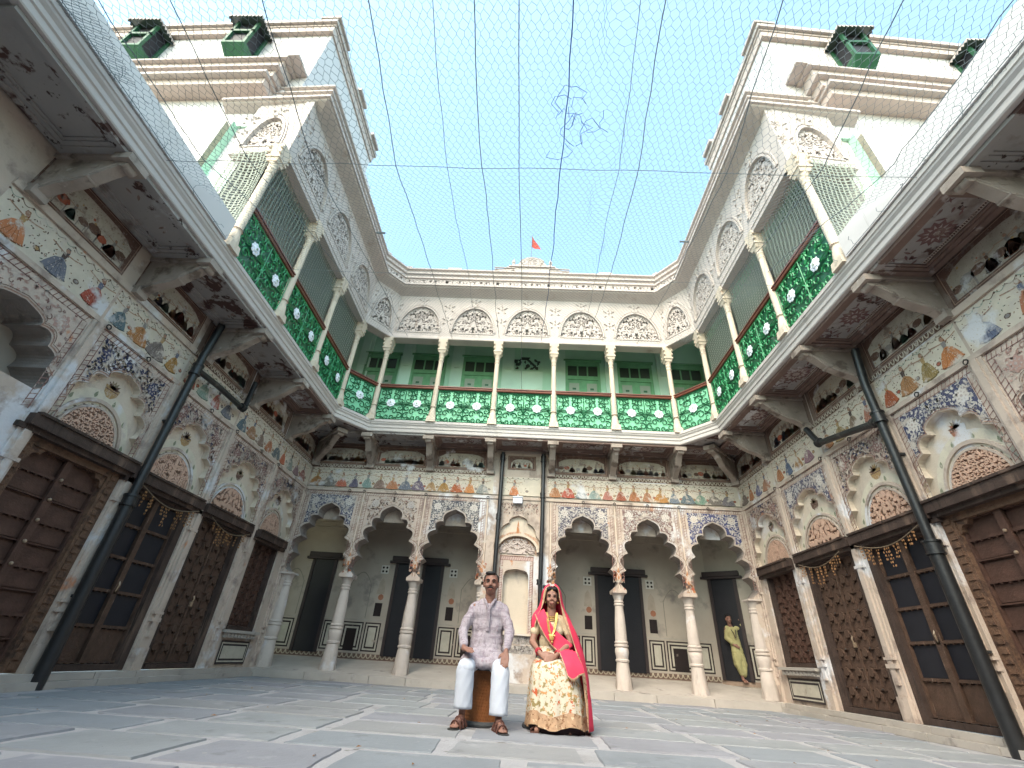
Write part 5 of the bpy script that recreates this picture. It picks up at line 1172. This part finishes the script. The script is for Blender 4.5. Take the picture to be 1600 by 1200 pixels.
def face(T, c, s, skinm, fwd=0, must=False, brow=.004, hairline=.03, off=(0, 0, 0)):
    """eyes, brows, mouth on a head centred c looking to -y"""
    x, y, z = (c[i]+off[i] for i in range(3)); g = G(); 
    for sx in (-1, 1): g.ball((x+sx*.030*s, y-.072*s, z+.006*s), .0100*s, 10, 6, 0, (1.25, .6, .45)); g.ball((x+sx*.030*s, y-.0770*s, z+.006*s), .0056*s, 8, 5, 1, (1, .5, 1))
    g.build('eyes', ['eye', 'hair'], T); g = G()
    for sx in (-1, 1):
        g.tube([(x+sx*.014*s, y-.088*s, z+.026*s), (x+sx*.032*s, y-.088*s, z+.032*s), (x+sx*.050*s, y-.076*s, z+.025*s)], [brow*s*.8, brow*s, brow*s*.5], 6)
        g.tube([(x+sx*.016*s, y-.078*s, z+.010*s), (x+sx*.030*s, y-.081*s, z+.0135*s), (x+sx*.045*s, y-.073*s, z+.009*s)], .0018*s, 5)
    if must:
        for sx in (-1, 1): g.tube([(x, y-.098*s, z-.043*s), (x+sx*.016*s, y-.097*s, z-.046*s), (x+sx*.032*s, y-.086*s, z-.054*s)], [.0075*s, .0075*s, .003*s], 7)
    g.build('eyebrows' if not must else 'moustache_and_eyebrows', 'hair', T); g = G()
    g.tube([(x-.024*s, y-.086*s, z-.062*s), (x-.01*s, y-.094*s, z-.059*s), (x, y-.096*s, z-.061*s), (x+.01*s, y-.094*s, z-.059*s), (x+.024*s, y-.086*s, z-.062*s)], [.002*s, .0042*s, .0045*s, .0042*s, .002*s], 6); g.tube([(x-.018*s, y-.086*s, z-.068*s), (x, y-.093*s, z-.070*s), (x+.018*s, y-.086*s, z-.068*s)], [.002*s, .0052*s, .002*s], 6); g.build('lips', 'lip', T)
def head_blobs(c, s, neck_to):
    x, y, z = c
    return [('e', (x, y+.012*s, z+.028*s), (.073*s, .092*s, .088*s)), ('e', (x, y-.012*s, z-.02*s), (.064*s, .074*s, .082*s)), ('e', (x, y-.032*s, z-.075*s), (.040*s, .045*s, .034*s)),
            ('c', [(x, y-.082*s, z+.012*s, .010*s), (x, y-.096*s, z-.018*s, .013*s)]), ('e', (x-.012*s, y-.088*s, z-.026*s), (.009*s, .010*s, .008*s)), ('e', (x+.012*s, y-.088*s, z-.026*s), (.009*s, .010*s, .008*s)),
            ('e', (x-.074*s, y+.01*s, z-.008*s), (.011*s, .019*s, .031*s)), ('e', (x+.074*s, y+.01*s, z-.008*s), (.011*s, .019*s, .031*s)), ('e', (x-.036*s, y-.058*s, z-.028*s), (.024*s, .024*s, .024*s)), ('e', (x+.036*s, y-.058*s, z-.028*s), (.024*s, .024*s, .024*s)),
            ('e', (x, y-.078*s, z-.062*s), (.026*s, .018*s, .017*s)), ('e', (x-.03*s, y-.07*s, z+.03*s), (.026*s, .018*s, .012*s)), ('e', (x+.03*s, y-.07*s, z+.03*s), (.026*s, .018*s, .012*s)),
            ('c', [(x, y+.015*s, z-.06*s, .052*s), (*neck_to, .058*s)])]

# --- seated man
B0 = (-.33, 5.40, 0); OF = (-B0[0], -B0[1], 0)
MAN = thing('person', 'seated man with a moustache in pale printed kurta and white pyjamas', 'person', B0)
hc = (-.325, 5.365, 1.262); K1, K2 = (-.50, 5.05, .475), (-.155, 5.03, .465); A1, A2 = (-.495, 5.13, .12), (-.15, 5.02, .11)
body = head_blobs(hc, 1.06, (-.325, 5.40, 1.07))
body += [('e', (-.33, 5.41, .95), (.15, .09, .14)), ('e', (-.33, 5.42, .75), (.135, .095, .16)), ('e', (-.33, 5.43, .58), (.15, .12, .09)), ('c', [(-.48, 5.41, 1.03, .05), (-.33, 5.41, 1.04, .05), (-.18, 5.41, 1.03, .05)]),
         ('c', [(-.41, 5.40, .56, .06), (K1[0], K1[1]+.02, K1[2]-.01, .042), (-.495, 5.11, .28, .042), (*A1, .033)]), ('c', [(-.25, 5.40, .56, .06), (K2[0], K2[1]+.02, K2[2]-.01, .042), (-.152, 5.035, .28, .042), (*A2, .033)]),
         ('c', [(-.49, 5.41, 1.01, .045), (-.58, 5.34, .79, .036), (-.535, 5.13, .635, .024)]), ('c', [(-.17, 5.41, 1.01, .045), (-.095, 5.33, .81, .036), (-.115, 5.08, .625, .024)])]
for (A, toe) in ((A1, (-.548, 4.93)), (A2, (-.088, 4.81))):
    hx, hy = A[0], A[1]+.03; body += [('c', [(hx, hy, .045, .030), (A[0], A[1], .09, .033), (A[0]+(toe[0]-A[0])*.5, A[1]+(toe[1]-A[1])*.5, .052, .030), (A[0]+(toe[0]-A[0])*.75, A[1]+(toe[1]-A[1])*.75, .038, .024)])]
    dv = Vector((toe[0]-A[0], toe[1]-A[1])).normalized(); sd_ = Vector((dv.y, -dv.x))
    for k in range(5): o_ = (-.030+.015*k); L = (.0, .012, .016, .014, .006)[k if toe[0] < -.3 else 4-k]; b = Vector((A[0], A[1]))+dv*.15+sd_*o_; body.append(('c', [(b.x, b.y, .032, .010), (b.x+dv.x*(.03+L), b.y+dv.y*(.03+L), .026, .0088)]))
body += hand((-.535, 5.13, .630), (.55, -.75, -.10), 0, (0, .1, 1), (1, .1, .1), 1.05, .28)
body += hand((-.115, 5.075, .615), (-.05, -.62, -.62), 0, (0, -.7, .7), (-1, 0, .1), 1.08, .45)
organic('body', body, 'skin', MAN, .006, 3, OF); face(MAN, hc, 1.06, 'skin', 0, True, .0055, off=OF)
hair = [('e', (hc[0], hc[1]+.032, hc[2]+.052), (.081, .092, .080)), ('e', (hc[0], hc[1]+.06, hc[2]+.0), (.077, .066, .085)), ('e', (hc[0]-.010, hc[1]-.045, hc[2]+.100), (.060, .040, .024)), ('e', (hc[0]-.071, hc[1]+.01, hc[2]+.045), (.014, .035, .045)), ('e', (hc[0]+.071, hc[1]+.01, hc[2]+.045), (.014, .035, .045))]
organic('hair', hair, 'hair', MAN, .007, 2, OF)
kurta = [('e', (-.33, 5.41, .96), (.172, .108, .125)), ('e', (-.33, 5.405, .82), (.172, .120, .19)), ('e', (-.33, 5.405, .70), (.178, .132, .20)), ('e', (-.33, 5.40, .62), (.192, .150, .12)), ('c', [(-.475, 5.41, 1.02, .062), (-.40, 5.41, 1.058, .052), (-.33, 5.412, 1.068, .056), (-.26, 5.41, 1.058, .052), (-.185, 5.41, 1.02, .062)]),
         ('c', [(-.49, 5.41, 1.01, .062), (-.585, 5.335, .79, .052), (-.540, 5.165, .660, .043)]), ('c', [(-.17, 5.41, 1.01, .062), (-.092, 5.325, .81, .052), (-.114, 5.115, .645, .043)]),
         ('c', [(-.42, 5.40, .575, .098), (-.475, 5.16, .515, .088)]), ('c', [(-.24, 5.40, .575, .098), (-.185, 5.15, .508, .088)]), ('c', [(-.44, 5.18, .53, .058), (-.33, 5.16, .512, .055), (-.22, 5.17, .525, .058)]), ('c', [(-.38, 5.30, .57, .09), (-.28, 5.30, .57, .09)])]
ku = organic('kurta', kurta, 'kurta_print', MAN, .008, 5, OF); crinkle(ku, .015, 8, 3); crinkle(ku, .006, 20, 7)
g = G(); n = 14; pts = []
for sx in (-1, 1): g.tube([(B0[0]*0+.005+sx*.062, -.03+.06, 1.115), (.005+sx*.058, -.045, 1.105), (.005+sx*.030, -.098, 1.06), (.005+sx*.006, -.115, 1.00)], [.012, .014, .013, .006], 6)
g.box(-.01, .02, -.130, -.112, .80, 1.0); 
for z_ in (.84, .90, .96): g.ball((.005, -.132, z_), .006, 6, 4)
g.build('collar', 'kurta_print', MAN)
tr = [('c', [(-.41, 5.40, .56, .09), (-.495, 5.08, .475, .080), (-.498, 5.10, .40, .070)]), ('c', [(-.25, 5.40, .56, .09), (-.160, 5.05, .466, .080), (-.156, 5.065, .40, .070)])]
for (ax, ay, az) in ((-.495, 5.122, .150), (-.150, 5.024, .125)):
    kx, ky = (-.498, 5.09) if ax < -.3 else (-.156, 5.05); g = G(); n = 36; ro = []
    for i in range(17):
        t = i/16; z = .52+(az-.52)*t; cx_ = kx+(ax-kx)*t-B0[0]; cy_ = ky+(ay-ky)*t-B0[1]; r_ = .052+.031*min(1, t*5)**.5-.002*t
        ro.append([(cx_+r_*(1+.05*t*math.sin(3*a+ax*9)+.03*math.sin(7*a+i))*math.cos(a), cy_+r_*1.05*(1+.05*t*math.sin(3*a+ax*9)+.03*math.sin(7*a+i))*math.sin(a), z) for a in [2*PI*j/n for j in range(n)]])
    g.v = [p for r_ in ro for p in r_]
    for i in range(16):
        for j in range(n): g.f.append([i*n+j, i*n+(j+1) % n, (i+1)*n+(j+1) % n, (i+1)*n+j]); g.m.append(0); g.c.append(None)
    o = g.build('trouser_leg', 'white_cotton', MAN, True); md = o.modifiers.new('thickness', 'SOLIDIFY'); md.thickness = .004
t_ = organic('pyjama_trousers', tr, 'white_cotton', MAN, .008, 4, OF); crinkle(t_, .009, 9, 1)
for (A, toe) in ((A1, (-.548, 4.93)), (A2, (-.088, 4.81))):
    T2 = link('sandal', None, MAN, (A[0]-B0[0], A[1]-B0[1], 0), math.atan2(toe[1]-A[1], toe[0]-A[0])); g = G(); L = Vector((toe[0]-A[0], toe[1]-A[1])).length
    o_ = [(-.07, -.03), (-.03, -.042), (.08, -.044), (L, -.048), (L+.035, -.02), (L+.035, .02), (L, .046), (.08, .04), (-.03, .038), (-.07, .028)]; g.prism(o_[::-1], lambda p, w_: (p[0], p[1], w_), .0, .016); g.build('sole', 'sole', T2)
    g = G()
    for x_, h_ in ((L*.62, .062), (L*.28, .085), (-.02, .07)):
        pts = [(x_+.01*math.sin(t), .046*math.cos(t), .012+h_*math.sin(t)) for t in [PI*i/10 for i in range(11)]]
        for dx in (-.012, 0, .012): g.tube([(p[0]+dx, p[1], p[2]) for p in pts], .0065, 5)
    g.tube([(L*.28, 0, .10), (L*.62, 0, .075), (L*.85, .0, .05)], .007, 5); g.build('straps', 'leather', T2)
def stool(lab, loc, r0, r1, h):
    T = thing('cane_stool', lab, 'stool', loc); g = G(); n = 60
    def rr(t): return r0+(r1-r0)*t-.028*math.sin(PI*t)
    for sgn in (-1, 1):
        for k in range(n): g.tube([(rr(t)*math.cos(2*PI*k/n+sgn*t*.9), rr(t)*math.sin(2*PI*k/n+sgn*t*.9), .03+(h-.04)*t) for t in [i/7 for i in range(8)]], .0065, 4, 0, None, False)
    g.build('woven_canes', 'cane', T, kind='stuff'); g = G(); g.lathe([(rr(t)-.012, .03+(h-.04)*t) for t in [i/8 for i in range(9)]], 32); g.build('lining', 'cane', T)
    g = G()
    for z_, r_ in ((.022, .024), (h-.01, .018)): g = G(); g.tube([((rr(z_/h)+.006)*math.cos(2*PI*i/28), (rr(z_/h)+.006)*math.sin(2*PI*i/28), z_) for i in range(29)], r_, 8); g.build('rim', 'cane_base', T)
    g = G(); g = G(); g.lathe([(rr(1)-.005, h-.015), (rr(1)-.03, h+.01), (.02, h+.015)], 24); g.build('seat', 'cane', T); return T
stool('brown woven cane stool under the seated man', (-.33, 5.42, 0), .175, .165, .48)
stool('cane stool almost hidden under the skirt of the seated woman', (.36, 5.46, 0), .27, .20, .46)

# --- seated woman
B1 = (.37, 5.45, 0); OF = (-B1[0], -B1[1], 0)
WO = thing('person', 'seated woman in a cream floral skirt with a bright pink veil over her head', 'person', B1)
hc = (.345, 5.405, 1.158)
body = head_blobs(hc, .93, (.348, 5.43, .99))+[('e', (.35, 5.45, .88), (.125, .085, .13)), ('e', (.35, 5.46, .70), (.12, .09, .15)), ('e', (.36, 5.48, .54), (.16, .13, .09)), ('c', [(.225, 5.45, .955, .042), (.35, 5.45, .965, .045), (.475, 5.45, .955, .042)]),
        ('c', [(.205, 5.45, .94, .042), (.148, 5.38, .73, .035), (.225, 5.175, .625, .022)]), ('c', [(.495, 5.45, .94, .042), (.548, 5.37, .74, .035), (.375, 5.165, .615, .022)]),
        ('c', [(.29, 5.46, .53, .07), (.25, 5.14, .47, .05), (.25, 5.20, .10, .035), (.2, 5.10, .03, .025)]), ('c', [(.43, 5.46, .53, .07), (.50, 5.14, .47, .05), (.50, 5.20, .10, .035), (.50, 5.10, .03, .025)])]
body += hand((.228, 5.17, .622), (.55, -.35, -.25), 0, (0, -.5, .8), (.5, .1, .6), .92, .5)+hand((.372, 5.16, .612), (-.60, -.35, -.25), 0, (0, -.5, .8), (-.5, .1, .6), .92, .5)
organic('body', body, 'skin2', WO, .006, 3, OF); face(WO, hc, .93, 'skin2', 0, False, .0035, off=OF)
organic('hair', [('e', (hc[0], hc[1]+.03, hc[2]+.045), (.075, .085, .074)), ('e', (hc[0], hc[1]+.05, hc[2]-.02), (.072, .065, .085)), ('e', (hc[0]-.035, hc[1]-.038, hc[2]+.085), (.038, .036, .022)), ('e', (hc[0]+.035, hc[1]-.038, hc[2]+.085), (.038, .036, .022)), ('e', (hc[0]-.068, hc[1]-.01, hc[2]+.03), (.012, .035, .05)), ('e', (hc[0]+.068, hc[1]-.01, hc[2]+.03), (.012, .035, .05))], 'hair', WO, .007, 2, OF)
bl = organic('blouse', [('e', (.35, 5.45, .87), (.145, .108, .12)), ('e', (.35, 5.455, .74), (.135, .108, .12)), ('e', (.30, 5.38, .84), (.06, .055, .06)), ('e', (.41, 5.38, .84), (.06, .055, .06)), ('c', [(.215, 5.45, .945, .052), (.30, 5.45, .965, .045), (.40, 5.45, .965, .045), (.485, 5.45, .945, .052)]), ('c', [(.205, 5.45, .94, .055), (.170, 5.41, .83, .050)]), ('c', [(.495, 5.45, .94, .055), (.530, 5.41, .83, .050)])], 'blouse', WO, .008, 3, OF)
# skirt: stacked rings with folds
def ringloft(name, rows, mats, parent, n=72, folds=(18, .0), mi=None):
    g = G(); vs = []
    for (cx, cy, z, rx, ry, fa) in rows:
        for j in range(n):
            t = 2*PI*j/n; f = 1+fa*math.sin(t*11+math.sin(t*3)*2)+fa*.6*math.sin(t*23+1); e = 2.5
            c, s_ = math.cos(t), math.sin(t); k = (abs(c)**e+abs(s_)**e)**(-1/e)
            vs.append((cx+rx*f*k*c, cy+ry*f*k*s_, z+(.018*math.sin(t*5+1) if z < .2 else 0)))
    k = len(rows); o = 0; g.v = vs
    for i in range(k-1):
        for j in range(n): g.f.append([i*n+j, i*n+(j+1) % n, (i+1)*n+(j+1) % n, (i+1)*n+j]); g.m.append(mi(i) if mi else 0); g.c.append(None)
    return g.build(name, mats, parent, True)
rows = [(.02, -.16, .055, .285, .285, .050), (.02, -.16, .10, .282, .28, .048), (.02, -.16, .155, .278, .275, .045), (.02, -.16, .16, .278, .275, .045), (.015, -.16, .28, .265, .268, .036), (.005, -.16, .40, .250, .26, .022), (0, -.16, .49, .238, .245, .008), (0, -.155, .545, .220, .225, .004), (-.005, -.13, .580, .185, .185, .002), (-.01, -.06, .605, .155, .14, 0), (-.015, 0, .66, .135, .115, 0), (-.015, .0, .70, .13, .11, 0)]
ringloft('skirt', rows, ['lehenga', 'gold_border'], WO, mi=lambda i: 1 if i < 3 else 0)
ringloft('underskirt', [(.03, -.13, .004, .255, .25, .02), (.03, -.14, .06, .26, .26, .02), (.02, -.15, .12, .262, .262, .02)], 'under_cloth', WO)
def cloth(name, cols, parent, m_='pink_cloth', border=(), thick=.004, sub=4, wav=.006, freq=3.):
    """cols: list of columns, each a list of points of equal length; border = column indices given the gold band"""
    def cr(P_, t):
        n = len(P_)-1; i = min(int(t*n), n-1); f = t*n-i; p0, p1, p2, p3 = P_[max(i-1, 0)], P_[i], P_[i+1], P_[min(i+2, n)]
        return .5*((2*p1)+(p2-p0)*f+(2*p0-5*p1+4*p2-p3)*f*f+(3*p1-p0-3*p2+p3)*f**3)
    C = [[Vector(p) for p in c] for c in cols]; nr = (len(C[0])-1)*sub+1; Rw = [[cr(c, i/(nr-1)) for i in range(nr)] for c in C]; nc = (len(C)-1)*sub+1
    Gd = [[cr([Rw[k][i] for k in range(len(C))], j/(nc-1)) for j in range(nc)] for i in range(nr)]; g = G()
    for i in range(nr):
        for j in range(nc):
            p = Gd[i][j]; a = Gd[min(i+1, nr-1)][j]-Gd[max(i-1, 0)][j]; b = Gd[i][min(j+1, nc-1)]-Gd[i][max(j-1, 0)]; n = a.cross(b); n = n.normalized() if n.length > 1e-9 else Vector((0, -1, 0))
            g.v.append(tuple(p+n*(wav*math.sin(j*freq+i*.35)+wav*.6*nz(p.x*9, p.y*9, p.z*5))-Vector(B1)))
    for i in range(nr-1):
        for j in range(nc-1): g.f.append([i*nc+j, i*nc+j+1, (i+1)*nc+j+1, (i+1)*nc+j]); g.m.append(1 if (('L' in border and j < 1) or ('R' in border and j >= nc-2) or ('B' in border and i >= nr-2)) else 0); g.c.append(None)
    o = g.build(name, [m_, 'gold_border'], parent, True); md = o.modifiers.new('thickness', 'SOLIDIFY'); md.thickness = thick; return o
X0, Y0 = .345, 5.43
# hood and long fall of the veil (from the brow round the back); rows run top to bottom
def rowpts(z, front_l, left, back, right, front_r): return [Vector((*front_l, z)), Vector((*left, z)), Vector((*back, z)), Vector((*right, z)), Vector((*front_r, z))]
rowsV = [rowpts(1.290, (.330, 5.350), (.310, 5.39), (.345, 5.47), (.380, 5.39), (.360, 5.350)), rowpts(1.240, (.280, 5.335), (.255, 5.42), (.345, 5.545), (.435, 5.42), (.410, 5.335)), rowpts(1.13, (.258, 5.345), (.235, 5.43), (.345, 5.56), (.455, 5.43), (.430, 5.335)),
         rowpts(1.04, (.235, 5.335), (.200, 5.44), (.345, 5.57), (.495, 5.44), (.452, 5.325)), rowpts(.97, (.195, 5.345), (.150, 5.45), (.345, 5.58), (.545, 5.45), (.475, 5.325)), rowpts(.86, (.172, 5.36), (.135, 5.45), (.345, 5.60), (.600, 5.45), (.520, 5.31)),
         rowpts(.74, (.20, 5.46), (.18, 5.53), (.36, 5.62), (.640, 5.44), (.560, 5.28)), rowpts(.60, (.26, 5.58), (.28, 5.62), (.42, 5.66), (.680, 5.42), (.600, 5.22)), rowpts(.45, (.34, 5.68), (.36, 5.69), (.52, 5.68), (.715, 5.40), (.640, 5.13)), rowpts(.25, (.38, 5.72), (.42, 5.73), (.57, 5.70), (.735, 5.36), (.660, 5.10)), rowpts(.04, (.40, 5.74), (.45, 5.75), (.60, 5.71), (.745, 5.34), (.665, 5.06))]
cloth('veil', [[r_[k] for r_ in rowsV] for k in range(5)], WO, border=('L', 'R'), wav=.010, freq=2.1)
# front fold across the chest and the corner hanging over the knees
cloth('veil_sash', [[(.165, 5.36, .985), (.20, 5.315, .90), (.26, 5.30, .80), (.33, 5.29, .71), (.42, 5.26, .64)], [(.215, 5.345, 1.02), (.255, 5.305, .93), (.31, 5.295, .83), (.40, 5.29, .74), (.50, 5.28, .66)], [(.262, 5.35, 1.04), (.305, 5.31, .95), (.37, 5.30, .86), (.46, 5.30, .79), (.56, 5.31, .72)]], WO, border=('L',), wav=.004)
cloth('veil_corner', [[(.40, 5.25, .675), (.42, 5.12, .610), (.445, 5.04, .54), (.475, 5.015, .455)], [(.46, 5.26, .68), (.48, 5.12, .615), (.505, 5.03, .55), (.53, 5.01, .415)], [(.53, 5.27, .675), (.54, 5.13, .61), (.57, 5.05, .55), (.59, 5.02, .46)], [(.59, 5.27, .66), (.605, 5.14, .595), (.625, 5.07, .54), (.64, 5.05, .48)]], WO, border=('L', 'B'), wav=.005)
g = G(); 
def T1(p): return (p[0]-B1[0], p[1]-B1[1], p[2])
for dx in (0, .012): g.tube([T1(p) for p in ((.285+dx, 5.345, 1.01), (.295+dx, 5.30, .93), (.31+dx, 5.285, .84), (.335, 5.275, .79))], .0065, 6); g.tube([T1(p) for p in ((.405-dx, 5.345, 1.01), (.395-dx, 5.30, .93), (.375-dx, 5.285, .84), (.345, 5.275, .79))], .0065, 6)
for r_, z_ in ((.052, 1.0), (.062, .985), (.07, .965)): g.tube([T1((.347+r_*math.cos(t), 5.415-r_*1.0*math.sin(t)*.9, z_-.03*math.sin(t))) for t in [PI*i/10 for i in range(11)]], .0055, 6)
g.ball(T1((.34, 5.268, .775)), .026, 10, 6, 0, (1, .35, 1.1)); g.ball(T1((.345, 5.265, .735)), .012, 8, 5); g.tube([T1((.31, 5.268, .795)), T1((.375, 5.268, .795))], .008, 6)
for sx in (-1, 1): g.ball(T1((hc[0]+sx*.07, hc[1]-.01, hc[2]-.045)), .010, 8, 5)
g.ball(T1((hc[0], hc[1]-.083, hc[2]+.07)), .007, 8, 5); g.build('necklaces', 'gold', WO)
g = G()
for (c, d) in (((.213, 5.21, .640), Vector((.4, -1, -.5))), ((.392, 5.20, .632), Vector((-.6, -.9, -.5)))):
    d = d.normalized(); a = d.cross(Vector((0, 0, 1))).normalized(); b = a.cross(d)
    for k in range(3): q_ = Vector(c)-d*.014*k; g.tube([T1(q_+a*.029*math.cos(t)+b*.029*math.sin(t)) for t in [2*PI*i/14 for i in range(15)]], .0055, 6)
g.build('bangles', 'bangle', WO)
g = G(); g.prism([(-.04, -.05), (.04, -.05), (.035, .08), (-.035, .08)][::-1], lambda p, w_: (p[0]-.19, p[1]-.32, w_), 0, .02); g.tube([(-.225, -.33, .03), (-.19, -.335, .055), (-.155, -.33, .03)], .008, 6); g.build('sandal', 'leather', WO)

g = G(); q = random.Random(8)
for i in range(60):
    x, y = q.uniform(-4.6, 4.4), q.uniform(2.6, 9.8); a = q.uniform(0, 6.3); L = q.uniform(.008, .028); c, s_ = math.cos(a)*L, math.sin(a)*L
    g.add([(x-c, y-s_, .014), (x+s_*.3, y-c*.3, .017+L*.2), (x+c, y+s_, .014), (x-s_*.3, y+c*.3, .016)], [(0, 1, 2, 3)])
o = g.build('litter', 'dried_leaf', None, kind='stuff'); o['label'] = 'dry leaf scraps and grit scattered over the paving'
# --- child in the far doorway
B2 = (4.93, 11.80, .39); OF = (-B2[0], -B2[1], -B2[2])
CH = thing('person', 'child in a yellow kurta leaning in the dark doorway of the corridor', 'person', B2); bx_, by_, bz = B2; s = 1.3/1.7
def C(x, y, z, r): return (bx_+x*s, by_+y*s, bz+z*s, r*s)
hc = (bx_-.07, by_-.03, bz+1.235)
body = head_blobs(hc, .82, C(-.05, 0, 1.42, .05)[:3])+[('c', [C(-.03, 0, 1.30, .12), C(0, 0, 1.0, .11), C(.03, 0, .92, .12)], (1.2, .8)), ('c', [C(-.04, 0, .9, .08), C(.0, -.02, .48, .06), C(.04, -.03, .08, .04), C(.03, -.15, .03, .03)]), ('c', [C(.1, 0, .9, .08), C(.10, .0, .48, .06), C(.10, .03, .08, .04), C(.12, -.09, .03, .03)]),
        ('c', [C(-.2, 0, 1.36, .05), C(-.22, .02, 1.1, .04), C(-.08, -.12, .93, .03)]), ('c', [C(.14, 0, 1.36, .05), C(.26, -.05, 1.38, .04), C(.24, -.10, 1.56, .03)])]
body += hand(C(-.08, -.12, .93, 0)[:3], (.7, -.3, -.3), 0, (0, -.5, .8), (0, 0, 1), .8, .4)+hand(C(.24, -.10, 1.56, 0)[:3], (0, .1, 1), 0, (0, -1, 0), (-1, 0, .2), .8, .2)
organic('body', body, 'skin', CH, .009, 3, OF); face(CH, hc, .82, 'skin', off=OF); organic('hair', [('e', (hc[0], hc[1]+.028, hc[2]+.045), (.068, .075, .065)), ('e', (hc[0], hc[1]-.03, hc[2]+.075), (.05, .035, .02))], 'hair', CH, .009, 2, OF)
k_ = organic('kurta', [('c', [C(-.03, 0, 1.28, .15), C(.0, 0, 1.0, .14), C(.02, -.01, .78, .16), C(.03, -.01, .62, .17)], (1.1, .8)), ('c', [C(-.16, 0, 1.38, .07), C(-.23, .02, 1.12, .062), C(-.13, -.09, .98, .05)]), ('c', [C(.1, 0, 1.38, .07), C(.25, -.04, 1.38, .06), C(.245, -.09, 1.48, .05)])], 'kurta_yellow', CH, .01, 3, OF); crinkle(k_, .014, 6, 2)
d_ = organic('dhoti_trousers', [('c', [C(0, 0, .66, .15), C(-.02, -.02, .45, .12), C(.05, -.02, .24, .085)]), ('c', [C(.06, 0, .66, .15), C(.13, 0, .45, .13), C(.12, 0, .22, .09)])], 'kurta_yellow', CH, .01, 3, OF); crinkle(d_, .018, 9, 5)
g = G()
for dx in (-.03, .03): g.tube([(-.04*s+dx*1.6, -.125*s, 1.34*s), (-.02*s+dx*.8, -.14*s, 1.24*s), (-.015*s+dx*.3, -.145*s, 1.12*s)], .009, 5)
g.build('neck_trim', 'wood_dark', CH)
